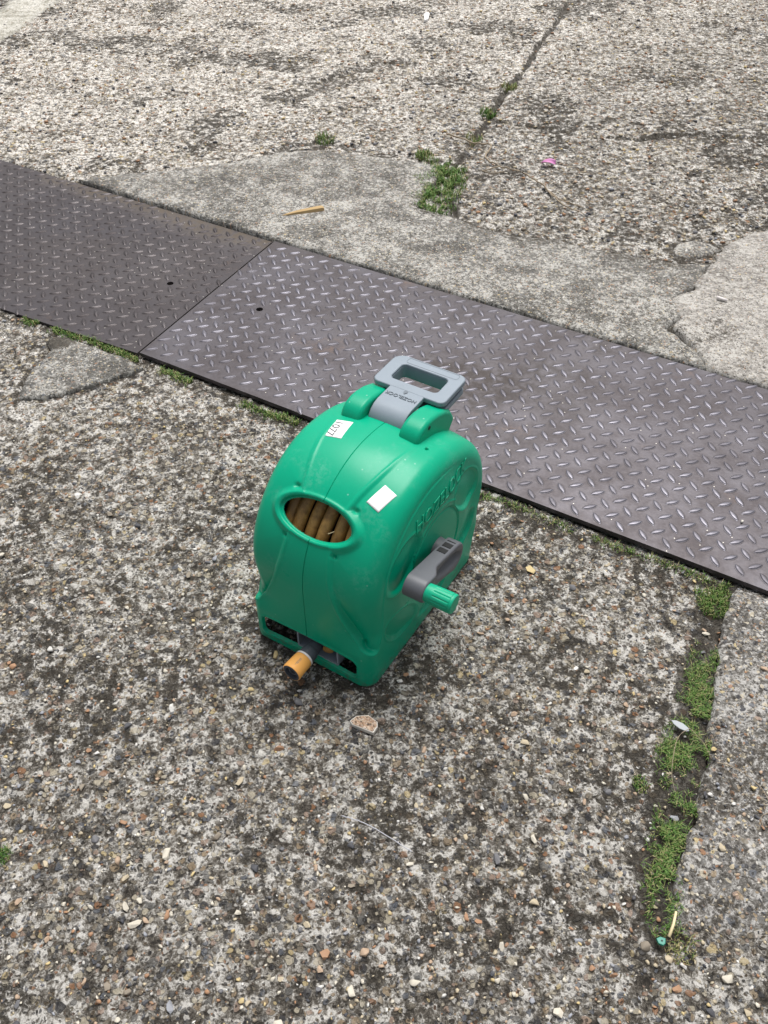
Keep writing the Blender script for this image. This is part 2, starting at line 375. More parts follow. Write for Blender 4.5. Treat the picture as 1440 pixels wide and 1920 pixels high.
mossmid = [((a[0] + b[0]) / 2, (a[1] + b[1]) / 2) for a, b in zip(MOSS_L, MOSS_R)]
dirt = np.maximum(dirt, smooth(.065, .03, line_dist(X, Y, [(.735, 1.26), (.70, 1.18)] + mossmid) + .03 * fbm(X, Y, 15, 2, 37)))
dirt = np.maximum(dirt, .7 * smooth(.028, .0, line_dist(X, Y, PATCH[2:9])))
dirt = np.maximum(dirt, .8 * smooth(.03, .0, line_dist(X, Y, FRAG + FRAG[:1])))
dirt = np.maximum(dirt, .7 * smooth(.05, .0, line_dist(X, Y, STRIP[3:]) + .03 * fbm(X, Y, 9, 2, 3)))
dirt = np.maximum(dirt, .52 * smooth(.04, .36, fbm(X, Y, 8.5, 4, 55, .65)) * smooth(1.9, 1.5, Y))
dirt = np.maximum(dirt, .60 * smooth(.02, .40, fbm(X, Y, 4.2, 5, 56, .7) + .10 * smooth(.35, .0, line_dist(X, Y, CRACK2)) + .08 * smooth(.3, 0, line_dist(X, Y, [(.7, 3.3), (1.3, 3.1)]))) * smooth(2.3, 2.9, Y + .58 * X))
foot_shade = smooth(.09, .0, np.maximum(np.abs(lx) - .15, np.abs(ly - .20) - .20) + .05 * fbm(X, Y, 14, 3, 83)) * smooth(.25, -.02, ly)
dirt = np.maximum(dirt, .75 * foot_shade)          # contact shadow painted dark on the ground at the reel's foot
dirt = np.maximum(dirt, smooth(.03, .02, line_dist(X, Y, [(-1.1, 3.22), tuple(TLc), PLATE_R[1]])))  # gap along the plates' far edge, its shadow painted dark
set_attr(ground, 'paleness', np.clip(paleness, 0, 1)); set_attr(ground, 'dirt', np.clip(dirt, 0, 1))

def densify(poly, step, jit, seed):
    out = []; n = len(poly)
    for i in range(n):
        a, b = np.array(poly[i]), np.array(poly[(i + 1) % n]); L = np.linalg.norm(b - a); k = max(1, int(L / step))
        for j in range(k):
            p = a + (b - a) * j / k
            nrm = np.array([-(b - a)[1], (b - a)[0]]) / L
            w = jit * (1 if j else .6)
            p = p + nrm * w * float(vnoise(np.array(p[0] * 31.0), np.array(p[1] * 31.0), seed) * 2 + vnoise(np.array(p[0] * 90.0), np.array(p[1] * 90.0), seed + 1))
            out.append(tuple(p))
    return out

def slab(name, poly, top, bottom, mat, step, jit, seed, rough, palev=0, skirt=.006, dirtf=None, straight=()):
    b = densify(poly, step, jit, seed)
    xs, ys = [p[0] for p in b], [p[1] for p in b]
    gxx, gyy = np.meshgrid(np.arange(min(xs), max(xs), step), np.arange(min(ys), max(ys), step))
    gxx = gxx + RNG.uniform(-.3, .3, gxx.shape) * step; gyy = gyy + RNG.uniform(-.3, .3, gyy.shape) * step
    ok = in_poly(gxx, gyy, b) & (line_dist(gxx, gyy, b + b[:1]) > step * .6)
    pts = b + list(zip(gxx[ok].tolist(), gyy[ok].tolist())); n = len(b)
    v2, e2, f2, *_ = delaunay_2d_cdt([Vector(p) for p in pts], [(i, (i + 1) % n) for i in range(n)], [], 1, 1e-6)
    v2 = np.array([tuple(v) for v in v2]); x, y = v2[:, 0], v2[:, 1]
    dd = line_dist(x, y, b + b[:1])
    z = top(x, y) if callable(top) else np.full(x.shape, float(top))
    z = z + rough * (fbm(x, y, 18, 3, seed + 3, .6)) + rough * .8 * fbm(x, y, 70, 2, seed + 4) - skirt * smooth(.012, 0, dd)
    V = np.column_stack([x, y, z]).tolist(); Fs = [list(f) for f in f2 if len(f) == 3]
    rim = [i for i in range(len(v2)) if dd[i] < 1e-5]
    cnt = {}
    for f in Fs:
        for i in range(3):
            e = (f[i], f[(i + 1) % 3]); cnt[e] = 1
    low = {}
    for (i, j) in list(cnt):
        if (j, i) not in cnt:
            for k in (i, j):
                if k not in low: low[k] = len(V); V.append([V[k][0], V[k][1], bottom])
            Fs.append([j, i, low[i], low[j]])
    o = mesh_np(name, V, Fs, mat)
    Va = np.array(V)
    set_attr(o, 'paleness', np.full(len(Va), palev))
    dz = dirtf(Va[:, 0], Va[:, 1]) if dirtf else np.zeros(len(Va))
    set_attr(o, 'dirt', np.clip(dz, 0, 1))
    return struct(o)

up_edge = lambda x, y: .55 * smooth(.05, 0, line_dist(x, y, STRIP[8:18]) + .05 * fbm(x, y, 9, 2, 5))
slab('mortar_strip', STRIP, .0165, -.03, M['mortar'], .018, .006, 11, .0018, .05, .004, dirtf=lambda x, y: up_edge(x, y) + .25 * smooth(.12, .3, fbm(x, y, 3, 3, 77)))
slab('beige_concrete_patch', BEIGE, .019, -.03, M['beige'], .02, .012, 21, .004, .1, .006, dirtf=lambda x, y: .4 * smooth(.15, .35, fbm(x, y, 4, 3, 70)))
slab('concrete_slab', SLAB, lambda x, y: .011 - .022 * smooth(.70, .53, y + .05 * fbm(x, y, 7, 2, 5)) + .007 * fbm(x * .25 + .1 * y, y + .3 * x, 26, 2, 15), -.03, M['slab'], .012, .007, 31, .004, 0, .006, dirtf=lambda x, y: .40 * smooth(.05, .3, fbm(x, y, 6, 3, 71)))
slab('mortar_patch', PATCH, .0055, -.03, M['mortar'], .014, .004, 41, .0025, 0, .004, dirtf=lambda x, y: 1.0 * smooth(.05, .02, np.hypot((x + .93) * .8, y - 2.205)))
slab('mortar_fragment', FRAG, lambda x, y: .014 - .5 * ((x - 1.02) ** 2 + 2.5 * (y - 2.735) ** 2), -.02, M['mortar'], .012, .006, 51, .003, .2, .004)
slab('pale_kerb_strip', KERB, .012, -.03, M['pale'], .035, .012, 61, .003, .3, .005)

# ------------------------------------------------------------------ stones bedded in the concrete
def pebble_mesh(k):
    bm = bmesh.new(); r = random.Random(100 + k)
    ax = (1, r.uniform(.55, .9), r.uniform(.35, .55))
    for i in range(13):
        v = Vector((r.gauss(0, 1), r.gauss(0, 1), r.gauss(0, 1))).normalized()
        bm.verts.new((v.x * ax[0] * r.uniform(.8, 1.05), v.y * ax[1] * r.uniform(.8, 1.05), v.z * ax[2]))
    bmesh.ops.convex_hull(bm, input=bm.verts[:])
    for v in [v for v in bm.verts if not v.link_faces]: bm.verts.remove(v)
    if k % 2: bmesh.ops.bevel(bm, geom=bm.edges[:], offset=.16, segments=1, affect='EDGES', clamp_overlap=True); bmesh.ops.triangulate(bm, faces=bm.faces[:])
    bmesh.ops.recalc_face_normals(bm, faces=bm.faces)
    me = bpy.data.meshes.new('stone'); bm.to_mesh(me); bm.free(); me.materials.append(M['stone'])
    if k % 2: me.polygons.foreach_set('use_smooth', np.ones(len(me.polygons), bool))
    return me
peb = [pebble_mesh(k) for k in range(14)]
NOGO = [PLATE_R, PLATE_L, STRIP, BEIGE, PATCH]
def free(x, y):
    q = np.array([x]), np.array([y])
    if any(in_poly(*q, p)[0] for p in NOGO): return False
    dx, dy = x - RC[0], y - RC[1]
    a, b = dx * EX[0] + dy * EX[1], dx * EY[0] + dy * EY[1]
    return not (abs(a) < .165 and -.02 < b < .45)
def zat(x, y):
    z = float(ground_h(np.array([x]), np.array([y]))[0])
    if in_poly(np.array([x]), np.array([y]), SLAB)[0]: z = max(z, .011 - .022 * float(smooth(.70, .53, y)))
    return z
n = 0
while n < 300:
    y = .40 + 1.25 * random.random() ** 1.35; x = random.uniform(-.70 - .18 * y, .70 + .22 * y)
    if not free(x, y) or abs(x) > .62 + .33 * y: continue
    s = .0064 + .0066 * random.random() ** 2.0
    o = bpy.data.objects.new('stone', peb[n % 14]); link(o, ground)
    o.location = (x, y, zat(x, y) + s * .30); o.scale = (s, s, s * .85)
    o.rotation_euler = (random.gauss(0, .25), random.gauss(0, .25), random.uniform(0, 6.28)); n += 1

def pebble_mass(name, count, sampler, smin, smax, bury=.0):
    src = []
    for k in (0, 2, 4, 6, 8):
        me = peb[k]; v = np.zeros(len(me.vertices) * 3); me.vertices.foreach_get('co', v)
        f = np.array([list(p.vertices) for p in me.polygons if len(p.vertices) == 3]); src.append((v.reshape(-1, 3), f))
    P = sampler(count); Vs, Fs, Ts, off = [], [], [], 0
    okm = np.ones(len(P), bool)
    for poly in NOGO: okm &= ~in_poly(P[:, 0], P[:, 1], poly)
    P = P[okm]; zz = ground_h(P[:, 0], P[:, 1]); zz = np.where(in_poly(P[:, 0], P[:, 1], SLAB), np.maximum(zz, .0105 - .022 * smooth(.70, .53, P[:, 1])), zz)
    for i, (x, y) in enumerate(P):
        v, f = src[i % 5]; s = smin + (smax - smin) * random.random() ** 1.5; a = random.uniform(0, 6.28)
        c, q = math.cos(a) * s, math.sin(a) * s
        w = np.column_stack([v[:, 0] * c - v[:, 1] * q + x, v[:, 0] * q + v[:, 1] * c + y, v[:, 2] * s * .8 + zz[i] + s * .26 - bury])
        Vs.append(w); Fs.append(f + off); Ts.append(np.full(len(v), random.random())); off += len(v)
    o = mesh_np(name, np.concatenate(Vs), np.concatenate(Fs), M['stone_mass'], ground, shade=False)
    set_attr(o, 'tone', np.concatenate(Ts)); o['kind'] = 'stuff'; return o
def near_s(n):
    y = .36 + 1.5 * RNG.random(n) ** 1.15; x = RNG.uniform(-1, 1, n) * (.42 + .52 * y); return np.column_stack([x, y])
def far_s(n):
    y = 2.3 + 3.3 * RNG.random(n); x = RNG.uniform(-1, 1, n) * (.45 + .42 * y); return np.column_stack([x, y])
pebble_mass('loose_aggregate', 5200, near_s, .0018, .0062)
pebble_mass('far_aggregate', 5000, far_s, .0050, .0125)

# ------------------------------------------------------------------ chequer plates
def flat_plate(name, poly, z0, z1, holes, dirtf, tone=0.0):
    # triangulated top with real holes
    pts = densify(poly, .03, 0, 1); n = len(pts); loops = [(0, n)]; edges = [(i, (i + 1) % n) for i in range(n)]
    for (hx, hy, r) in holes:
        s = len(pts); k = 20
        pts += [(hx + r * math.cos(6.2832 * i / k), hy + r * math.sin(6.2832 * i / k)) for i in range(k)]
        edges += [(s + i, s + (i + 1) % k) for i in range(k)]; loops.append((s, k))
    xs, ys = [p[0] for p in pts], [p[1] for p in pts]
    gxx, gyy = np.meshgrid(np.arange(min(xs), max(xs), .03), np.arange(min(ys), max(ys), .03))
    ok = in_poly(gxx, gyy, poly) & (line_dist(gxx, gyy, list(poly) + [poly[0]]) > .012)
    for (hx, hy, r) in holes: ok &= np.hypot(gxx - hx, gyy - hy) > r * 1.5
    pts += list(zip(gxx[ok].tolist(), gyy[ok].tolist()))
    v2, e2, f2, *_ = delaunay_2d_cdt([Vector(p) for p in pts], edges, [], 1, 1e-6)
    v2 = np.array([tuple(v) for v in v2]); Fs = []
    for f in f2:
        c = v2[list(f)].mean(0)
        if any(math.hypot(c[0] - hx, c[1] - hy) < r * .98 for hx, hy, r in holes): continue
        Fs.append(list(f))
    N = len(v2); wave = .0012 * fbm(v2[:, 0], v2[:, 1], 2.2, 2, 8)
    V = np.vstack([np.column_stack([v2, z1 + wave]), np.column_stack([v2, z0 + wave])]).tolist()
    dirE = set()
    for f in Fs:
        for i in range(3): dirE.add((f[i], f[(i + 1) % 3]))
    side = [[j, i, i + N, j + N] for (i, j) in dirE if (j, i) not in dirE]
    o = mesh_np(name, V, Fs + side, M['plate'], shade=False)
    Va = np.array(V); set_attr(o, 'dirt', np.clip(dirtf(Va[:, 0], Va[:, 1]), 0, 1)); set_attr(o, 'tone', np.full(len(V), tone))
    return o

def tread_mesh(mat):
    L, W, H = .0192, .0066, .0030; V, Fs = [], []
    k = 7
    for j, (sc, z) in enumerate(((1, 0), (.80, .72 * H), (.45, H))):
        for i in range(k + 1):
            t = -1 + 2 * i / k; V.append((t * L * (1 if j == 0 else (.93 if j == 1 else .78)), W * sc * (1 - t * t) ** .85, z))
        for i in range(1, k):
            t = 1 - 2 * i / k; V.append((t * L * (1 if j == 0 else (.93 if j == 1 else .78)), -W * sc * (1 - t * t) ** .85, z))
    n = 2 * k
    for j in range(2):
        for i in range(n): Fs.append((j * n + i, j * n + (i + 1) % n, (j + 1) * n + (i + 1) % n, (j + 1) * n + i))
    Fs.append(tuple(range(2 * n, 3 * n))); nf = len(Fs)
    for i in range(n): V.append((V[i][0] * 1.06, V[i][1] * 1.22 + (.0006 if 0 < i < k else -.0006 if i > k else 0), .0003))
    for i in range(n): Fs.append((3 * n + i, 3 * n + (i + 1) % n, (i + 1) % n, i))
    me = bpy.data.meshes.new('tread'); me.from_pydata(V, [], Fs); me.update(); me.materials.append(mat); me.materials.append(M['tread_ring'])
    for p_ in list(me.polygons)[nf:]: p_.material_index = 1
    me.polygons.foreach_set('use_smooth', np.ones(len(me.polygons), bool)); return me
def treads(plate, poly, z, org, ang, pitch, holes, mat):
    TREAD = tread_mesh(mat); nm = len(TREAD.polygons)
    a = np.array([math.cos(ang), math.sin(ang)]) * pitch; b = np.array([-a[1], a[0]])
    L = []
    for i in range(-90, 90):
        for j in range(-90, 90):
            for (di, dj, da) in ((0, 0, math.pi / 4), (.5, .5, -math.pi / 4)):
                p = org + (i + di) * a + (j + dj) * b; L.append((p[0], p[1], ang + da))
    L = np.array(L); ins = in_poly(L[:, 0], L[:, 1], poly) & (line_dist(L[:, 0], L[:, 1], list(poly) + [poly[0]]) > .010)
    for hx, hy, r in holes: ins &= np.hypot(L[:, 0] - hx, L[:, 1] - hy) > r * 2.2
    L = L[ins & (np.hypot(L[:, 0], L[:, 1]) < 4.6)]
    vis = np.abs(L[:, 0]) < .30 + .395 * L[:, 1]
    L = L[np.argsort(np.hypot(L[:, 0], L[:, 1]) + 10 * ~vis)]
    wv = .0012 * fbm(L[:, 0], L[:, 1], 2.2, 2, 8)
    v0 = np.array([v.co[:] for v in TREAD.vertices]); Fs = []; Vs = []; off = 0
    for q, (x, y, r) in enumerate(L):
        if q < 300:
            o = bpy.data.objects.new('tread', TREAD); link(o, plate); o.location = (x, y, z + wv[q] - .0002); o.rotation_euler.z = r
        else:
            c, s = math.cos(r), math.sin(r)
            Vs.append(np.column_stack([v0[:, 0] * c - v0[:, 1] * s + x, v0[:, 0] * s + v0[:, 1] * c + y, v0[:, 2] + z + wv[q] - .0002]))
            Fs += [[i + off for i in p.vertices] for p in TREAD.polygons]; off += len(v0)
    if Vs:
        o = mesh_np('tread_field', np.concatenate(Vs), Fs, mat, plate); o['kind'] = 'stuff'
        o.data.materials.append(M['tread_ring']); mi = np.array([p.material_index for p in TREAD.polygons], np.int32)
        o.data.polygons.foreach_set('material_index', np.tile(mi, len(Vs)))
HR, HL = [(-.373, 2.369, .0105)], [(-.668, 2.527, .0105)]
edgeL = [PLATE_L[0], PLATE_L[1]]
pr = flat_plate('steel_plate', PLATE_R, -.002, .010, HR, lambda x, y: .7 * smooth(.10, .0, line_dist(x, y, [PLATE_R[0], PLATE_R[1]]) + .12 * fbm(x, y, 7, 3, 4)) * smooth(-.3, .3, fbm(x, y, 3, 2, 6) + .1) + 1.0 * smooth(-.08, .22, fbm(x, y, 4, 4, 91)) * smooth(.55, .10, np.hypot(x - .22, y - 2.15)))
tag(pr, 'nearer steel chequer plate, lilac-grey, lying raised behind the green hose reel', 'metal plate', 'chequer plates over the channel')
treads(pr, PLATE_R, .010, np.array([.3383, 1.602]), -.5122, .05447, HR, M['tread'])
pl = flat_plate('steel_plate', PLATE_L, -.010, .004, HL, lambda x, y: 1.0 * smooth(.10, .01, line_dist(x, y, [tuple(TLl - A2 * .95), tuple(TLl)]) + .06 * fbm(x, y, 6, 3, 4)) + .12 * smooth(-.05, .3, fbm(x, y, 3, 3, 92)), .62)
tag(pl, 'darker brown steel chequer plate at left, sandy dirt along its far edge', 'metal plate', 'chequer plates over the channel')
treads(pl, PLATE_L, .004, np.array([-.70, 2.48]), -.5122, .0535, HL, M['tread_dark'])

# ------------------------------------------------------------------ grass and moss
def blades(name, pts, hmin, hmax, width, tone_shift=0.0, lean=.7):
    Vs, Fs, T = [], [], []
    for i, (x, y, z) in enumerate(pts):
        a = random.uniform(0, 6.283); h = random.uniform(hmin, hmax); ln = random.uniform(.15, lean) * h
        dx, dy = math.cos(a), math.sin(a); px, py = -dy * width * .5, dx * width * .5
        k = len(Vs); q = random.uniform(.35, .6)
        Vs += [(x - px, y - py, z), (x + px, y + py, z), (x + dx * ln * q * .6 + px * .8, y + dy * ln * q * .6 + py * .8, z + h * .6), (x + dx * ln * q * .6 - px * .8, y + dy * ln * q * .6 - py * .8, z + h * .6), (x + dx * ln, y + dy * ln, z + h * random.uniform(.8, 1))]
        Fs += [(k, k + 1, k + 2, k + 3), (k + 3, k + 2, k + 4)]
        tn = min(1, max(0, random.gauss(.42, .2) + tone_shift + (.35 if random.random() < .12 else 0))); T += [tn] * 5
    o = mesh_np(name, np.array(Vs), [list(f) for f in Fs], M['grass'], shade=False)
    set_attr(o, 'tone', T); return o
def fill(poly, n, zf, edge=.012, seed=0):
    xs, ys = [p[0] for p in poly], [p[1] for p in poly]; out = []
    while len(out) < n:
        x = RNG.uniform(min(xs) - edge, max(xs) + edge, 4000); y = RNG.uniform(min(ys) - edge, max(ys) + edge, 4000)
        d = line_dist(x, y, list(poly) + [poly[0]]); ins = in_poly(x, y, poly)
        sd = np.where(ins, d, -d); nz = fbm(x, y, 38, 3, 60 + seed, .7)
        ok = (sd + edge * .3 > RNG.uniform(-edge, edge, 4000)) & (nz * 1.4 + RNG.uniform(-.22, .22, 4000) > -.04)
        out += list(zip(x[ok].tolist(), y[ok].tolist()))
    out = out[:n]; P = np.array(out); z = zf(P[:, 0], P[:, 1])
    return [(a, b, c) for (a, b), c in zip(out, z)]
gz = lambda x, y: ground_h(x, y) + .001
moss = blades('grass_strip', fill(MOSS_L + MOSS_R[::-1], 5000, lambda x, y: np.maximum(ground_h(x, y), -.006), .014), .005, .014, .0014, 0.10, 1.4)
moss['kind'] = 'stuff'; tag(moss, 'long strip of green grass and moss in the joint at lower right', 'grass')
MOSS0 = [(0.676, 1.271), (0.75, 1.290), (0.729, 1.22), (0.679, 1.213)]
tag(blades('grass_tuft', fill(MOSS0, 900, gz), .006, .018, .0016, .12, .9), 'sparse grass tuft against the near plate edge, above the long grass strip', 'grass tuft', 'grass tufts')
TP = [(0.203, 3.398), (0.28, 3.32), (0.251, 3.165), (0.205, 3.001), (0.122, 3.021), (0.135, 3.165)]
tag(blades('grass_tuft', fill(TP, 2600, lambda x, y: np.full(x.shape, .004), .035), .008, .024, .003, .06, 1.2), 'largest grass tuft, filling the notch in the grey mortar strip', 'grass tuft', 'grass tufts')
for (x, y, r, nn, ts, lab) in ((.155, 3.46, .036, 200, .15, 'small grass tuft at the far edge of the mortar strip, beside the largest tuft'),
                               (.435, 3.878, .036, 200, .0, 'small green tuft in the far crack where two cracks meet'),
                               (.553, 4.177, .036, 160, .32, 'yellowish tuft in the far crack, farthest of the tufts'),
                               (-.233, 3.609, .04, 160, .12, 'sparse dull tuft left of the others beyond the mortar strip'),
                               (-.645, .687, .014, 160, -.1, 'tiny dark green sprig at the left edge of the foreground concrete'),
                               (.462, .822, .014, 130, .15, 'tiny pale sprig just left of the long grass strip'),
                               (.468, .545, .026, 220, .42, 'dry straw-coloured wisp at the lower end of the grass strip'),
                               (.36, 3.62, .035, 120, .28, 'faint mossy tuft in the far crack near the twig')):
    pts = []
    for i in range(nn):
        a, q = random.uniform(0, 6.283), r * random.random() ** .6; px, py = x + q * math.cos(a), y + q * math.sin(a) * 1.3
        pts.append((px, py, float(ground_h(np.array([px]), np.array([py]))[0])))
    far = y > 2
    tag(blades('grass_tuft', pts, .010 if far else .005, .026 if far else .014, .003 if far else .0016, ts, .9), lab, 'grass tuft', 'grass tufts')
def edge_grass(line, n, w, gaps, off=0):
    out = []; seg = list(zip(line[:-1], line[1:]))
    L = [math.dist(a, b) for a, b in seg]
    while len(out) < n:
        a, b = random.choices(seg, L)[0]; t = random.random()
        x, y = a[0] + (b[0] - a[0]) * t, a[1] + (b[1] - a[1]) * t
        if float(fbm(np.array([x]), np.array([y]), 9, 2, 66)[0]) < gaps: continue
        s = -abs(random.gauss(0, w)) + w * .6
        out.append((x + .50 * s, y + .865 * s, zat(x, y)))
    return out
e1 = blades('edge_grass', edge_grass(EDGE_G, 2100, .013, -.28), .005, .015, .0022, .16, 1.1); e1['kind'] = 'stuff'
tag(e1, 'thin dry grass growing along the near edge of the plates at left', 'grass')
e2 = blades('edge_grass', edge_grass(EDGE_G2, 900, .011, -.05), .005, .014, .0018, .18, 1.1); e2['kind'] = 'stuff'
tag(e2, 'patchy moss along the near plate edge right of the reel', 'grass')

# ------------------------------------------------------------------ green hose reel
reel = bpy.data.objects.new('hose_reel', None); link(reel); reel.empty_display_size = .1
reel.location = (RC[0], RC[1], 0); reel.rotation_euler = (0, 0, math.atan2(EX[1], EX[0]))
tag(reel, 'green plastic hose reel with grey carry handle and crank standing on the concrete', 'hose reel')

YC, ZC, R, WX, RF = .212, .205, .214, .146, .030
RB = .262                                             # the back half of the drum is a little deeper
PW_S = [0, .075, .090, .110, .140, .190, .225, .260, .300, .340, .399, .436, .474, .510, .560, .62, 2]
PW_W = [.20, .17, .150, .126, .101, .077, .065, .056, .050, .048, .050, .059, .070, .078, .086, .090, .09]
def sd_ell(x, s, a, b): return (np.sqrt(((x + .003) / a) ** 2 + ((s - .363) / b) ** 2) - 1) * min(a, b)
def sd_slot(x, z):
    zc = .044 + .005 * np.cos(np.clip(x / .112, -1, 1) * 1.57)
    qx, qz = np.abs(x) - (.114 - .013), np.abs(z - zc) - (.0245 - .013)
    return np.hypot(np.maximum(qx, 0), np.maximum(qz, 0)) + np.minimum(np.maximum(qx, qz), 0) - .013
def crown(x, beta): return beta * .007 * (np.abs(x) / .1) ** 2
def shell_base(x, s, drop):
    """x across, s arc length up the front and over the top"""
    ang = (s - ZC) / R
    y = np.where(s < ZC, YC - R + drop, YC - (np.where(ang > math.pi / 2, RB, R) - drop) * np.cos(ang))
    z = np.where(s < ZC, s, ZC + (R - drop) * np.sin(ang))
    back = s > ZC + math.pi * R
    y = np.where(back, YC + RB - drop - .042 * smooth(0, ZC, s - ZC - math.pi * R), y); z = np.where(back, ZC - (s - ZC - math.pi * R), z)
    return y, z
def relief(x, s):
    """displacement along the outward normal of the moulded shell"""
    ax = np.abs(x)
    w = np.interp(s, PW_S, PW_W)
    q = np.minimum(ax - w, sd_ell(x, s, .091, .050))
    dep = .0036 + .015 * smooth(.26, .12, s) - .003 * smooth(.42, .56, s)
    dep = dep * (1 - .5 * smooth(.26, .36, s) * (x < 0))
    fade = np.exp(-np.maximum(q, 0) / (.030 + .035 * smooth(.3, .12, s)))
    d = -dep * smooth(-.001, .0065, q) * fade * smooth(.62, .55, s)
    d = d + .0012 * np.exp(-((q + .004) / .0035) ** 2) * smooth(.60, .5, s)
    qw = sd_ell(x, s, .0770, .0362)
    d = d + .0022 * np.exp(-((qw - .0045) / .0035) ** 2)
    d = np.where(qw < .0012, d - .007 * smooth(.0012, -.0010, qw), d)
    front = s < .12
    qs = np.where(front, sd_slot(x, s), 1)
    d = np.where(qs < .001, d - .0055 * smooth(.001, -.0010, qs), d)
    d = d + .0012 * np.exp(-((qs - .004) / .003) ** 2)
    for (hx, hs, r, dp) in ((.128, .118, .007, .006), (.063, .407, .006, .005), (.054, .313, .005, .005)):
        d = d - dp * np.exp(-(((ax - hx) / r) ** 2 + ((s - hs) / (r * .8)) ** 2))
    d = d - .008 * smooth(.0036, .0024, np.hypot(x - .103, s - .588))
    seam = (ax < .0010) & (s > .06) & (s < .62)
    d = np.where(seam & (qw > .0), d - .0035, d)
    return d, qw, qs
def side_dome(rad): return .010 * smooth(.185, .120, rad)
PETALS = [(.108, .270, .062, .040, 42), (.105, .105, .060, .040, -42), (.352, .262, .064, .042, -35), (.358, .130, .056, .038, 35), (.230, .058, .060, .030, 0)]
def side_relief(y, z):
    d = np.zeros_like(y)
    for (cy, cz, a, b, deg) in PETALS:
        c, s = math.cos(math.radians(deg)), math.sin(math.radians(deg))
        u, v = (y - cy) * c + (z - cz) * s, -(y - cy) * s + (z - cz) * c
        q = np.sqrt((u / a) ** 2 + (v / b) ** 2)
        d = d - .0065 * smooth(1.02, .86, q) * (1 - .55 * smooth(.9, -.6, -v / b)) + .0010 * np.exp(-((q - 1.08) / .05) ** 2)
    rr = np.hypot(y - .222, z - .203)
    d = np.where(rr < .094, -.0008, d)
    d = d - .0035 * np.exp(-((rr - .091) / .0018) ** 2)
    an = np.degrees(np.arctan2(z - .203, .222 - y))
    d = d + .0016 * np.exp(-((rr - .106) / .0022) ** 2) * smooth(50, 60, an) * smooth(150, 140, an)
    return d
# loop round the outline
S_TOP = ZC + math.pi * R
sf = np.concatenate([np.linspace(0, .10, 110, endpoint=False), np.linspace(.10, ZC, 70, endpoint=False), np.linspace(ZC, ZC + R * 1.95, 400, endpoint=False), np.linspace(ZC + R * 1.95, S_TOP, 110, endpoint=False), np.linspace(S_TOP, S_TOP + ZC, 50)])
nb = 60; tb = np.linspace(0, 1, nb + 2)[1:-1]
xs_core = np.unique(np.round(np.concatenate([np.linspace(-.116, .116, 250), [-.0018, -.00105, -.00095, 0, .00095, .00105, .0018]]), 6))[::-1]
phi = np.linspace(math.pi / 2, 0, 16)[:-1]
kr = np.linspace(0, 1, 130)[:-1]; kl = np.linspace(1, 0, 24)[1:]
cols = [('k', k, 1) for k in kr] + [('p', f, 1) for f in phi] + [('x', x, 0) for x in xs_core] + [('p', f, -1) for f in phi[::-1]] + [('k', k, -1) for k in kl]
nu, ns = len(cols), len(sf) + nb
PX = np.zeros((ns, nu)); PY = np.zeros((ns, nu)); PZ = np.zeros((ns, nu)); DSP = np.zeros((ns, nu)); CUT = np.zeros((ns, nu), bool)
zfront = np.where(sf < ZC, sf, np.where(sf > S_TOP, ZC - (sf - S_TOP), 9))
beta = smooth(.085, .14, zfront)
cY, cZ = .215, .17
def column(x, drop_extra):
    drop = crown(x, beta) + drop_extra
    y, z = shell_base(np.full(sf.shape, x), sf, drop)
    yb = y[-1] + (y[0] - y[-1]) * tb
    return np.concatenate([y, yb]), np.concatenate([z, np.zeros(nb)])
rimY, rimZ = column(WX, RF)
for j, (kd, v, sg) in enumerate(cols):
    if kd == 'k':
        y, z = cY + (rimY - cY) * v, cZ + (rimZ - cZ) * v
        rad = np.hypot(y - YC, z - ZC)
        x = WX + side_dome(rad) * smooth(-.02, .08, z)
        if sg > 0: x = x + side_relief(y, z) * smooth(1, .97, v)
        PX[:, j], PY[:, j], PZ[:, j] = sg * x, y, z
    else:
        x = sg * (WX - RF + RF * math.sin(v)) if kd == 'p' else v
        de = RF * (1 - math.cos(v)) if kd == 'p' else 0.0
        y, z = column(x, de); PX[:, j], PY[:, j], PZ[:, j] = x, y, z
        d, qw, qs = relief(np.full(sf.shape, x), sf)
        f = math.cos(v) ** .5 if kd == 'p' else 1.0
        DSP[:len(sf), j] = d * f
        CUT[:len(sf), j] = ((qw < -.0016) | (qs < -.0016)) & (kd == 'x')
    CUT[len(sf):, j] = kd != 'k'
PX = np.where(PX < -.08, PX + .007 * smooth(-.08, -.146, PX), PX)
P3 = np.stack([PX, PY, PZ], -1)
dS = np.roll(P3, -1, 0) - np.roll(P3, 1, 0); dU = np.gradient(P3, axis=1)
Nn = np.cross(dU, dS); Nn /= np.maximum(np.linalg.norm(Nn, axis=-1, keepdims=True), 1e-9)
mid = Nn[300, nu // 2]
if mid[2] < 0: Nn = -Nn
P3 = P3 + Nn * DSP[..., None]
P3[..., 2] = np.maximum(P3[..., 2], .0008)
ii = np.arange(ns * nu).reshape(ns, nu)
i2 = np.roll(ii, -1, 0)
Fq = np.stack([ii[:, :-1], ii[:, 1:], i2[:, 1:], i2[:, :-1]], -1).reshape(-1, 4)
cf = CUT.ravel()[Fq]
keep = ~(cf.all(1))
Fq = Fq[keep]
if mid[2] > 0: Fq = Fq[:, ::-1]
shell = mesh_np('shell', P3.reshape(-1, 3), np.ascontiguousarray(Fq), M['green'], reel)

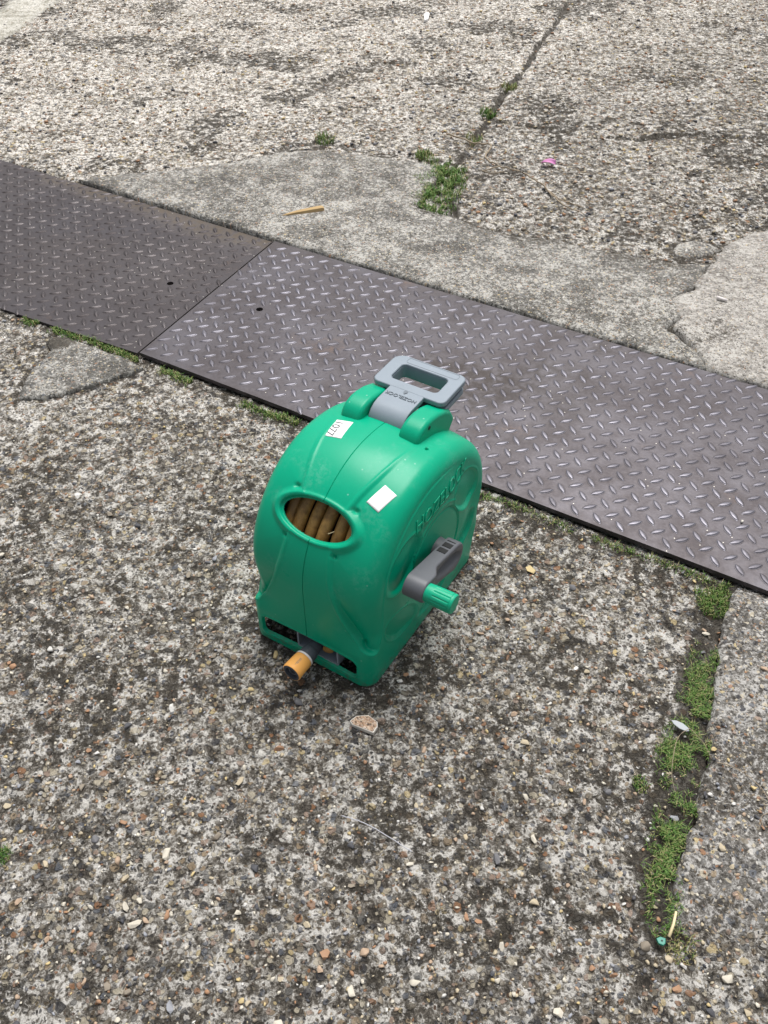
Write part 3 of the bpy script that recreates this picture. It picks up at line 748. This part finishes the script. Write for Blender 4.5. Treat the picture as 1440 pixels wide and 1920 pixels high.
def on_shell(x, s, off):
    """point on the finished shell, lifted by off"""
    x, s = np.asarray(x, float), np.asarray(s, float)
    def base(x, s):
        drop = crown(x, 1.0) + np.where(np.abs(x) > WX - RF, RF - np.sqrt(np.maximum(RF ** 2 - (np.abs(x) - WX + RF) ** 2, 0)), 0)
        y, z = shell_base(x, s, drop); return np.stack([x, y, z], -1)
    p = base(x, s); e = 1e-4
    n_ = np.cross(base(x + e, s) - p, base(x, s + e) - p); n_ /= np.linalg.norm(n_, axis=-1, keepdims=True)
    n_ = np.where(n_[..., 2:3] < 0, -n_, n_)
    d = relief(x, s)[0]
    return p + n_ * (d + off)[..., None] if np.ndim(off) else p + n_ * (d[..., None] + off)

def text_mesh(body, size, extrude=0.0, shear=0.0, spacing=1.0):
    c = bpy.data.curves.new('txt', 'FONT'); c.body = body; c.size = size; c.extrude = extrude; c.shear = shear; c.space_character = spacing
    c.align_x = 'CENTER'; c.align_y = 'CENTER'; c.resolution_u = 3
    o = bpy.data.objects.new('txt', c); COL.objects.link(o)
    dg = bpy.context.evaluated_depsgraph_get(); me = bpy.data.meshes.new_from_object(o.evaluated_get(dg))
    bpy.data.objects.remove(o); bpy.data.curves.remove(c)
    V = np.array([v.co[:] for v in me.vertices]); Fc = [list(p.vertices) for p in me.polygons]
    bpy.data.meshes.remove(me); return V, Fc

# stickers
def sticker(c0, cu, cv, mat, name, label, nu_=14, nv_=14):
    c0, cu, cv = map(np.array, (c0, cu, cv))
    u, v = np.meshgrid(np.linspace(0, 1, nu_), np.linspace(0, 1, nv_))
    q = c0 + u[..., None] * cu + v[..., None] * cv
    P = on_shell(q[..., 0], q[..., 1], .0007).reshape(-1, 3); N = nu_ * nv_
    P2 = on_shell(q[..., 0], q[..., 1], -.0004).reshape(-1, 3)
    i = np.arange(N).reshape(nv_, nu_)
    Fc = np.stack([i[:-1, :-1], i[:-1, 1:], i[1:, 1:], i[1:, :-1]], -1).reshape(-1, 4).tolist()
    ring = list(i[0]) + list(i[1:, -1]) + list(i[-1, -2::-1]) + list(i[-2:0:-1, 0])
    Fc += [[ring[k], ring[k - 1], ring[k - 1] + N, ring[k] + N] for k in range(len(ring))]
    o = mesh_np(name, np.vstack([P, P2]), [list(map(int, f)) for f in Fc], mat, reel)
    o['label'] = label; return o
def print_on(par, c0, du, dv, body, size, mat, name, **k):
    V, Fc = text_mesh(body, size, **k)
    q = np.array(c0) + V[:, :1] * np.array(du) + V[:, 1:2] * np.array(dv)
    return mesh_np(name, on_shell(q[:, 0], q[:, 1], .0011), Fc, mat, par, shade=False)
s1 = sticker((-.079, .568), (.032, .006), (.008, -.047), M['paper'], 'sticker', 'white stock sticker printed 1077')
print_on(s1, (-.0680, .546), (.13, -1), (1, .13), '1077', .021, M['ink'], 'printed_number')
for k, (dx, sz, tx) in enumerate(((.0115, .0075, '- -- ---'), (.0165, .0065, '-- - --'), (.0210, .0065, '--- --'))):
    print_on(s1, (-.0665 + dx, .545), (.13, -1), (1, .13), tx, sz, M['ink_grey'], 'printed_line')
sticker((.087, .474), (.0285, -.009), (-.0145, -.044), M['paper'], 'sticker', 'blank white rectangular sticker')

# moulded lettering on the side
bpy.context.view_layer.update()
def side_x(y, z):
    out = []
    for a, b in zip(np.atleast_1d(y), np.atleast_1d(z)):
        hit, loc, *_ = shell.ray_cast((.4, float(a), float(b)), (-1, 0, 0)); out.append(loc[0] if hit else WX)
    return np.array(out)
def side_text(body, cy, cz, size, deg, lift, mat, name, **k):
    V, Fc = text_mesh(body, size, extrude=.0006, **k)
    bm = bmesh.new(); vv = [bm.verts.new(v) for v in V]
    for f in Fc:
        try: bm.faces.new([vv[i] for i in f])
        except ValueError: pass
    bmesh.ops.triangulate(bm, faces=bm.faces[:])
    for _ in range(3):                                        # fine enough to follow the rounded shoulder
        lg = [e for e in bm.edges if e.calc_length() > .0045]
        if lg: bmesh.ops.subdivide_edges(bm, edges=lg, cuts=1); bmesh.ops.triangulate(bm, faces=bm.faces[:])
    bm.verts.index_update(); V = np.array([v.co[:] for v in bm.verts]); Fc = [[v.index for v in f.verts] for f in bm.faces]; bm.free()
    c, s = math.cos(math.radians(deg)), math.sin(math.radians(deg))
    y, z = cy + V[:, 0] * c - V[:, 1] * s, cz + V[:, 0] * s + V[:, 1] * c
    return mesh_np(name, np.column_stack([side_x(y, z) + V[:, 2] + lift, y, z]), Fc, mat, shell, shade=False)
side_text('HOZELOCK', .242, .330, .038, 0, .0012, M['green'], 'moulded_lettering', shear=.25)
V = []; Fc = []
for i in range(24):
    y = .150 + .185 * i / 23
    for z in (.3135, .3160):
        V.append((float(side_x(y, z)[0]) + .0015, y, z))
Fc = [[2 * i, 2 * i + 2, 2 * i + 3, 2 * i + 1] for i in range(23)]
mesh_np('moulded_underline', V, Fc, M['green'], shell)

# hinge lugs for the handle
def extrude_profile(prof, x0, x1, name, mat, parent, bevel, seg=3):
    bm = bmesh.new(); a = [bm.verts.new((x0, y, z)) for y, z in prof]; b = [bm.verts.new((x1, y, z)) for y, z in prof]
    n = len(prof); bm.faces.new(a); bm.faces.new(b[::-1])
    for i in range(n): bm.faces.new((a[i], b[i], b[(i + 1) % n], a[(i + 1) % n]))
    return bm_obj(name, bm, mat, parent, bevel=bevel, seg=seg)
lug = [(.260, .385), (.260, .402), (.264, .415), (.272, .426), (.284, .433), (.300, .436), (.318, .435), (.345, .429), (.372, .418), (.395, .402), (.412, .375), (.390, .350)]
for sg in (-1, 1):
    l = extrude_profile(lug, sg * .0415, sg * .086, 'hinge_lug', M['green'], reel, .009, 4)
    bm = bmesh.new(); bmesh.ops.create_cone(bm, cap_ends=True, segments=14, radius1=.004, radius2=.004, depth=.003, matrix=Matrix.Translation((sg * .0855, .305, .422)) @ Matrix.Rotation(math.pi / 2, 4, 'Y'))
    bm_obj('screw_recess_shade', bm, M['black'], l)  # black disc paints the shade inside a screw recess

# carry handle
def rrect(x0, x1, y0, y1, rs, n=8):
    out = []
    for (cx, cy, a0), r in zip(((x1, y1, 0), (x0, y1, 90), (x0, y0, 180), (x1, y0, 270)), rs):
        px, py = cx - r * (1 if cx == x1 else -1), cy - r * (1 if cy == y1 else -1)
        out += [(px + r * math.cos(math.radians(a0 + 90 * i / n)), py + r * math.sin(math.radians(a0 + 90 * i / n))) for i in range(n + 1)]
    return out
def ring_prism(o_, i_, z0, z1, name, mat, parent, bevel):
    bm = bmesh.new(); n = len(o_)
    g = [[bm.verts.new((x, y, z)) for x, y in p] for p, z in ((o_, z1), (i_, z1), (o_, z0), (i_, z0))]
    for k in range(n):
        q = (k + 1) % n
        bm.faces.new((g[0][k], g[0][q], g[1][q], g[1][k])); bm.faces.new((g[2][q], g[2][k], g[3][k], g[3][q]))
        bm.faces.new((g[0][q], g[0][k], g[2][k], g[2][q])); bm.faces.new((g[1][k], g[1][q], g[3][q], g[3][k]))
    return bm_obj(name, bm, mat, parent, bevel=bevel, seg=3)
HZ = .432
handle = ring_prism(rrect(-.080, .080, .368, .470, (.016, .024, .014, .014)), rrect(-.052, .052, .392, .444, (.010, .010, .010, .010)), HZ - .012, HZ, 'handle', M['grey'], reel, .003)
ring_prism(rrect(-.078, .078, .370, .468, (.016, .024, .014, .014)), rrect(-.0525, .0525, .3915, .4445, (.010, .010, .010, .010)), HZ - .034, HZ - .0215, 'lower_handle_shell', M['grey'], handle, .003)
ring_prism(rrect(-.064, .064, .381, .456, (.012, .016, .012, .012)), rrect(-.0515, .0515, .3925, .4435, (.010, .010, .010, .010)), HZ - .028, HZ - .006, 'handle_core', M['grey'], handle, 0)
neck = [(.378, HZ - .0006), (.322, HZ - .0006), (.309, HZ - .003), (.298, HZ - .009), (.290, HZ - .018), (.286, HZ - .030), (.300, HZ - .032), (.306, HZ - .020), (.318, HZ - .013), (.378, HZ - .012)]
extrude_profile(neck, -.038, .038, 'handle_neck', M['grey'], handle, .002, 2)
V, Fc = text_mesh('HOZELOCK', .0125, extrude=.0005)
mesh_np('handle_lettering', np.column_stack([-V[:, 0], .347 - V[:, 1], HZ + .0002 + V[:, 2]]), Fc, M['shade_grey'], handle, shade=False)
bm = bmesh.new(); dv = [bm.verts.new((.008 * x, .364 + .0075 * y, HZ + .0006)) for x, y in ((0, -.9), (.45, -.2), (.5, .3), (.25, .7), (-.25, .7), (-.5, .3), (-.45, -.2))]; bm.faces.new(dv[::-1])
bm_obj('drop_emblem', bm, M['shade_grey'], handle)
bm = bmesh.new(); o_ = rrect(-.050, .066, .449, .466, (.006, .006, .006, .006)); i_ = rrect(-.0492, .0652, .4498, .4652, (.0055, .0055, .0055, .0055))
a = [bm.verts.new((x, y, HZ + .0004)) for x, y in o_]; b = [bm.verts.new((x, y, HZ + .0004)) for x, y in i_]
for k in range(len(o_)): bm.faces.new((a[k], a[(k + 1) % len(o_)], b[(k + 1) % len(o_)], b[k]))
bm_obj('grip_seam', bm, M['shade_grey'], handle)

# crank
def lathe(prof, n, axis_o, axis, name, mat, parent, flute=None, cap=True):
    """prof: (distance along the axis, radius)"""
    ax = Vector(axis).normalized(); u = ax.orthogonal().normalized(); w = ax.cross(u); V, Fs = [], []
    for t, r in prof:
        for i in range(n):
            a = 2 * math.pi * i / n; rr = r * (flute(t, a) if flute else 1)
            V.append(Vector(axis_o) + ax * t + (u * math.cos(a) + w * math.sin(a)) * rr)
    m = len(prof)
    for j in range(m - 1):
        for i in range(n): Fs.append([j * n + i, j * n + (i + 1) % n, (j + 1) * n + (i + 1) % n, (j + 1) * n + i])
    if cap: Fs += [list(range(n))[::-1], list(range((m - 1) * n, m * n))]
    bm = bmesh.new(); vv = [bm.verts.new(v) for v in V]
    for f in Fs: bm.faces.new([vv[i] for i in f])
    o = bm_obj(name, bm, mat, parent, shade=True)
    m_ = o.modifiers.new('es', 'EDGE_SPLIT'); m_.split_angle = math.radians(35)
    return o
H0, H1 = np.array([.226, .203]), np.array([.092, .246])
def crank_arm():
    ax = (H1 - H0) / np.linalg.norm(H1 - H0); nr = np.array([-ax[1], ax[0]]); L = np.linalg.norm(H1 - H0)
    bnd, med, tt = [], [], []
    r0, r1 = .0320, .0235
    for i in range(25): a = math.pi / 2 + math.pi * i / 24; bnd.append(H0 + r0 * (ax * math.cos(a) + nr * math.sin(a))); med.append(H0)
    for i in range(1, 24): t = i / 24; bnd.append(H0 + ax * L * t - nr * (r0 + (r1 - r0) * t)); med.append(H0 + ax * L * t)
    for i in range(25): a = -math.pi / 2 + math.pi * i / 24; bnd.append(H1 + r1 * (ax * math.cos(a) + nr * math.sin(a))); med.append(H1)
    for i in range(1, 24): t = 1 - i / 24; bnd.append(H0 + ax * L * t + nr * (r0 + (r1 - r0) * t)); med.append(H0 + ax * L * t)
    bnd, med = np.array(bnd), np.array(med); n = len(bnd)
    ks = list(np.linspace(0, .82, 14)) + [.88, .93, .97, .99, 1.0]
    def top(p):
        t = np.dot(p - H0, ax) / L; v = np.dot(p - H0, nr)
        z = .199 + .013 * smooth(.62, .86, t)
        q = np.sqrt(((t * L - .030) / .062) ** 2 + ((v + .001) / .0205) ** 2)
        return z - .012 * smooth(1.0, .45, q)
    V, Fs = [], []
    for k in ks:
        for b, m in zip(bnd, med):
            p = m + (b - m) * k; f = .005 * (1 - math.sqrt(max(0, 1 - max(0, (k - .85) / .15) ** 2)))
            V.append((float(top(p)) - f, p[0], p[1]))
    base = len(V)
    for b in bnd: V.append((.171, b[0], b[1]))
    for j in range(len(ks)):
        for i in range(n): Fs.append([j * n + i, j * n + (i + 1) % n, (j + 1) * n + (i + 1) % n, (j + 1) * n + i])
    bm = bmesh.new(); vv = [bm.verts.new(v) for v in V]
    for f in Fs: bm.faces.new([vv[i] for i in f])
    bmesh.ops.remove_doubles(bm, verts=bm.verts, dist=1e-5)
    o = bm_obj('crank_arm', bm, M['crank'], reel, shade=True)
    o.modifiers.new('es', 'EDGE_SPLIT').split_angle = math.radians(40)
    # black blocks paint the dark of the rib pockets by the hub
    for k in range(3):
        t0 = L * (-.06 + .155 * k) ; c = H0 + ax * (t0 + .006) - nr * (r0 + (r1 - r0) * max(0, t0 / L) - (.0018 if k == 0 else .0002))
        bm = bmesh.new(); bmesh.ops.create_cube(bm, size=1)
        rot = math.atan2(ax[1], ax[0]) + (-.22 if k == 0 else .03)
        bmesh.ops.transform(bm, matrix=Matrix.Translation((.184, c[0], c[1])) @ Matrix.Rotation(rot, 4, 'X') @ Matrix.Diagonal((.018, .0150, .0016, 1)), verts=bm.verts)
        bm_obj('rib_pocket_shade', bm, M['black'], o)
    return o
arm = crank_arm()
lathe([(0, .028), (.012, .026), (.022, .025)], 40, (.150, H0[0], H0[1]), (1, 0, 0), 'hub', M['crank'], reel)
GC = H1 + np.array([-.003, .002])
def fl(t, a):
    return 1 - (.075 * max(0, math.cos(a * 12)) ** 4 if .018 < t < .050 else 0)
lathe([(0, .0170), (.004, .0178), (.017, .0184), (.0185, .0184), (.030, .0189), (.0495, .0194), (.0510, .0194), (.0515, .0186), (.0525, .0186), (.0530, .0194), (.0555, .0192), (.0575, .0178), (.0580, .012)], 96, (.210, GC[0], GC[1]), (1, 0, 0), 'crank_grip', M['grip_green'], arm, flute=fl)

# hose wound inside
V, Fs = [], []; rings = 96; tn = 14
loops = [-.088, -.063, -.038, -.012, .014, .040, .066, .092]
pts = []
for li, x0 in enumerate(loops):
    for i in range(rings):
        a = 2 * math.pi * i / rings; rr = .1765 + .004 * math.sin(li * 2.4) + .002 * math.sin(3 * a + li)
        x = x0 + .0255 * (i / rings) + .003 * math.sin(a * 2 + li)
        pts.append(Vector((x, .212 - rr * math.cos(a + 2.2), .205 + rr * math.sin(a + 2.2))))
for j, p in enumerate(pts):
    tg = (pts[min(j + 1, len(pts) - 1)] - pts[max(j - 1, 0)]).normalized(); u = Vector((1, 0, 0)); u = (u - tg * u.dot(tg)).normalized(); w = tg.cross(u)
    for i in range(tn):
        a = 2 * math.pi * i / tn; V.append(p + (u * math.cos(a) + w * math.sin(a)) * .0122)
for j in range(len(pts) - 1):
    for i in range(tn): Fs.append((j * tn + i, j * tn + (i + 1) % tn, (j + 1) * tn + (i + 1) % tn, (j + 1) * tn + i))
o = mesh_np('hose', np.array([v[:] for v in V]), np.array(Fs), M['hose'], reel); o['label'] = 'grimy yellow hose wound inside the reel'
lathe([(-.11, .155), (.11, .155)], 48, (0, .212, .205), (1, 0, 0), 'drum_core', M['black'], reel)

# outlet in the slot: grey frame, hose end, quick connector
fr = ring_prism([(x, z) for x, z in rrect(-.028, .070, .024, .0715, (.003,) * 4, 3)], [(x, z) for x, z in rrect(-.024, .066, .028, .0675, (.003,) * 4, 3)], 0, .05, 'outlet_frame', M['slate'], reel, .0)
fr.data.transform(Matrix(((1, 0, 0, 0), (0, 0, 1, .0015), (0, 1, 0, 0), (0, 0, 0, 1)))); fr.data.materials[0] = M['grey']
bm = bmesh.new(); bmesh.ops.create_cube(bm, size=1, matrix=Matrix.Translation((.021, .052, .047)) @ Matrix.Diagonal((.092, .004, .044, 1))); bm_obj('frame_back', bm, M['slate'], fr)
lathe([(0, .011), (.028, .011)], 20, (.036, .030, .058), (.35, -1, -.05), 'hose_end', M['hose'], fr)
CN = (.0165, .007, .0515); CA = (-.03, -1, .02)
con = lathe([(.0450, .0168), (.0450, .0188), (.050, .0193), (.058, .0199), (.070, .0204), (.078, .0207), (.082, .0205), (.0840, .0193), (.0840, .0166), (.074, .0157)], 48, CN, CA, 'hose_connector', M['orange'], reel,
            flute=lambda t, a: 1 - .045 * smooth(.053, .058, t) * smooth(.081, .076, t) * max(0, math.cos(3 * a + .6)) ** 3, cap=False)
lathe([(0, .0145), (.020, .0152), (.022, .0172), (.040, .0178), (.042, .0165)], 36, CN, CA, 'connector_collar', M['slate'], con, flute=lambda t, a: 1 - (.04 * (math.cos(a * 9) > .3) if t > .023 else 0))
lathe([(.0405, .0150), (.0405, .0190), (.0445, .0190), (.0445, .0150)], 40, CN, CA, 'connector_ring', M['white'], con)
lathe([(.0838, .0190), (.0846, .0178), (.0846, .0140), (.076, .0129), (.060, .0123), (.060, .001)], 36, CN, CA, 'connector_bore', M['slate'], con, cap=False)
lathe([(.062, .0105), (.079, .0100), (.079, .0070), (.062, .0060)], 30, CN, CA, 'connector_socket', M['crank'], con, cap=False)
V, Fc = text_mesh('HOZELOCK', .0050)
axv = Vector(CA).normalized(); cpos = Vector(CN)
pv = []
for (tx, ty, _) in V:
    a = ty / .018 + .22; c = cpos + axv * (.066 - tx * .75) + (Vector((0, 0, 1)) * math.cos(a) + Vector((-1, 0, 0)) * math.sin(a) * -1) * .0203
    pv.append(c[:])
mesh_np('connector_lettering', pv, Fc, M['shade_grey'], con, shade=False)
# ribs of the floor pan seen through the slot
for k, yy in enumerate((.045, .085)):
    bm = bmesh.new(); bmesh.ops.create_cube(bm, size=1, matrix=Matrix.Translation((.098, yy, .018)) @ Matrix.Diagonal((.055, .006, .03, 1))); bm_obj('floor_rib', bm, M['green'], reel, bevel=.001)

# ------------------------------------------------------------------ small things lying about
def tube(name, pts, r, mat, n=6, taper=1.0):
    V, Fs = [], []; pts = [Vector(p) for p in pts]
    for j, p in enumerate(pts):
        tg = (pts[min(j + 1, len(pts) - 1)] - pts[max(j - 1, 0)]).normalized(); u = tg.orthogonal().normalized(); w = tg.cross(u)
        rr = r * (1 + (taper - 1) * j / (len(pts) - 1))
        for i in range(n): a = 6.2832 * i / n; V.append((p + (u * math.cos(a) + w * math.sin(a)) * rr)[:])
    for j in range(len(pts) - 1):
        for i in range(n): Fs.append([j * n + i, j * n + (i + 1) % n, (j + 1) * n + (i + 1) % n, (j + 1) * n + i])
    Fs += [list(range(n))[::-1], list(range((len(pts) - 1) * n, len(pts) * n))]
    return mesh_np(name, V, Fs, mat)
def bend(pts, z, wob=.004, sub=5, seed=0):
    out = []; r = random.Random(seed)
    for i in range(len(pts) - 1):
        p0, p1, p2, p3 = [np.array(pts[max(0, min(len(pts) - 1, i + k))]) for k in (-1, 0, 1, 2)]
        for j in range(sub):
            t = j / sub
            q = .5 * (2 * p1 + (p2 - p0) * t + (2 * p0 - 5 * p1 + 4 * p2 - p3) * t * t + (3 * p1 - p0 - 3 * p2 + p3) * t ** 3)
            out.append((q[0], q[1], max(z + r.uniform(-wob, wob), zat(q[0], q[1]) + .001)))
    out.append((pts[-1][0], pts[-1][1], z)); return out
# splinter of wood
wd = bpy.data.meshes.new('wood_splinter'); bm = bmesh.new()
sec = [(-.074, .001, .001), (-.058, .005, .004), (-.02, .009, .008), (.03, .011, .010), (.066, .0125, .011), (.074, .010, .009)]
rows = [[bm.verts.new((x, s * b_ * w_, z_)) for s, b_, z_ in ((-1, 1, 0), (-1, .8, h_), (1, .5, h_ * 1.15), (1, 1, 0))] for x, w_, h_ in sec]
for r0, r1 in zip(rows[:-1], rows[1:]):
    for i in range(4): bm.faces.new((r0[i], r0[(i + 1) % 4], r1[(i + 1) % 4], r1[i]))
bm.faces.new(rows[0]); bm.faces.new(rows[-1][::-1])
w_ = bm_obj('wood_splinter', bm, M['wood'], None, bevel=.001)
w_.location = (-.2805, 2.975, .0165); w_.rotation_euler = (0, 0, math.radians(18.5))
tag(w_, 'tapering splinter of pale wood on the grey mortar strip', 'wood')
# petal
u, v = np.meshgrid(np.linspace(-1, 1, 11), np.linspace(-1, 1, 7))
Vp = np.column_stack([(u * .027).ravel(), (v * .012 * (1 - u ** 2 * .8) ** .5).ravel(), (.010 - .008 * u ** 2 + .010 * v * u * .5 + .006 * v ** 2).ravel()])
ip = np.arange(77).reshape(7, 11); Fp = np.stack([ip[:-1, :-1], ip[:-1, 1:], ip[1:, 1:], ip[1:, :-1]], -1).reshape(-1, 4)
pt = mesh_np('petal', Vp, Fp, M['petal']); pt.location = (.621, 3.372, .012); pt.rotation_euler = (.15, 0, -.1)
pt.modifiers.new('th', 'SOLIDIFY').thickness = .001
tag(pt, 'single pink petal on the rough concrete beyond the plates', 'petal')
# twig
tw = [(0.251, 3.646), (0.356, 3.559), (0.417, 3.534), (0.387, 3.422), (0.432, 3.352), (0.515, 3.284), (0.581, 3.174), (0.621, 3.049), (0.677, 2.981)]
t0 = tube('dry_twig', bend(tw, .016, .004, 6, 3), .0038, M['twig'], 6, .6)
tag(t0, 'long crooked dry twig lying beyond the mortar strip near the pink petal', 'twig')
for q in ([(0.432, 3.352), (0.37, 3.31), (0.40, 3.29), (0.45, 3.31)], [(.581, 3.174), (.64, 3.06), (.70, 3.02)]):
    b_ = tube('side_shoot', bend(q, .014, .003, 5, 4), .0026, M['twig'], 5, .6); b_.parent = t0
# shard of tile
SH = [(-0.065, 0.948), (-0.053, 0.959), (-0.03, 0.961), (-0.012, 0.946), (-0.012, 0.935), (-0.02, 0.922), (-0.04, 0.931), (-0.06, 0.940)]
def prism(name, poly, z0, z1, mat, bevel):
    bm = bmesh.new(); a = [bm.verts.new((x, y, z1)) for x, y in poly]; b = [bm.verts.new((x, y, z0)) for x, y in poly]; n = len(poly)
    bm.faces.new(a); bm.faces.new(b[::-1])
    for i in range(n): bm.faces.new((a[i], a[(i + 1) % n], b[(i + 1) % n], b[i]))
    return bm_obj(name, bm, mat, None, bevel=bevel, seg=2)
cx_, cy_ = np.mean(SH, axis=0)
sh = prism('tile_shard', [(cx_ + (x - cx_) * .93, cy_ + (y - cy_) * .90) for x, y in SH], -.004, .0075, M['shard'], .0012)
for nm in ('paleness', 'dirt'): set_attr(sh, nm, np.zeros(len(sh.data.vertices)))
rm = prism('shard_rim', SH, -.004, .0062, M['shard_rim'], .001); rm.parent = sh
tag(sh, 'speckled terracotta shard with pale rim in front of the reel', 'shard')
# feather and fine stalks
ft = [(-1, 0), (-.6, .55), (.1, .8), (.8, .5), (1, 0), (.8, -.45), (.1, -.7), (-.6, -.5)]
fe = prism('feather', [(.556 + .019 * a * .75 + .010 * b * .6, .934 - .019 * a * .62 + .010 * b * .75) for a, b in ft], .010, .0125, M['feather'], .0008)
tag(fe, 'small grey feather at the left edge of the grass strip', 'feather')
tag(tube('dry_stalk', bend([(0.571, 0.925), (0.542, 0.902), (0.517, 0.836), (0.514, 0.795)], .017, .001, 6, 5), .0007, M['twig'], 5, .6), 'thin pale stalk bent over the left side of the grass strip', 'stalk')
tag(tube('dry_stalk', bend([(0.572, 0.926), (0.59, 0.896), (0.596, 0.863)], .014, .001, 6, 6), .0006, M['twig'], 5, .6), 'short pale stalk between the feather and the slab', 'stalk')
tag(tube('dry_stalk', bend([(0.605, 0.856), (0.625, .851), (0.652, 0.831), (0.672, 0.80), (.675, .765), (.655, .752), (.652, .735)], .013, .001, 6, 7), .0010, M['twig'], 5, .6), 'curling pale root lying on the slab at the right edge', 'stalk')
tc = prism('plastic_scrap', [(.431, .551), (.438, .5535), (.446, .551), (.444, .543), (.440, .540), (.433, .543)], .0, .006, M['teal'], .001)
tag(tc, 'small torn teal plastic scrap below the grass strip', 'plastic scrap')
ho = lathe([(0, .0014), (.0008, .0014)], 12, (.439, .547, .0058), (0, 0, 1), 'scrap_hole_shade', M['black'], tc)  # black disc on the scrap paints the dark of a hole
tag(tube('wood_chip', [(.4515, .553, .006), (.462, .571, .009), (.470, .590, .012)], .0030, M['straw'], 5, .7), 'short straw-coloured chip beside the teal plastic scrap', 'wood chip')
tag(tube('thread', bend([(-.074, .757), (-.045, .748), (-.018, .735), (.012, .716), (.047, .692)], .006, .0012, 6, 8), .0008, M['thread'], 5), 'fine pale thread lying on the foreground concrete', 'thread')
tag(tube('cigarette_end', [(1.005, 2.411, .026), (1.030, 2.392, .026)], .0048, M['white'], 10), 'small white cylindrical stub on the beige concrete patch', 'litter')
pp = prism('paper_scrap', [(.205, 5.05), (.225, 5.07), (.236, 5.16), (.222, 5.19), (.207, 5.15)], .008, .020, M['paper'], .002)
tag(pp, 'white scrap of paper lying far up on the concrete', 'litter')
rk = bpy.data.objects.new('chip_of_stone', peb[3].copy()); rk.data.materials[0] = M['shard_rim']; link(rk); rk.location = (.822, 1.472, .0135); rk.scale = (.0055, .0055, .007)
tag(rk, 'single pale stone chip lying on the nearer steel plate', 'stone')
st = tube('straw_bit', [(0, 0, 0), (.012, .001, .0005), (.0125, .001, .0006)], .0009, M['straw'], 5)
p_ = on_shell(np.array([.030]), np.array([.337]), .0)[0]
st.parent = None
Mr = Matrix.Translation((RC[0], RC[1], 0)) @ Matrix.Rotation(math.atan2(EX[1], EX[0]), 4, 'Z')
st.location = Mr @ Vector((.022, p_[1] + .014, p_[2] - .002)); st.rotation_euler = (0, 0, .35)
tag(st, 'tiny bit of straw on the hose inside the reel window', 'straw')
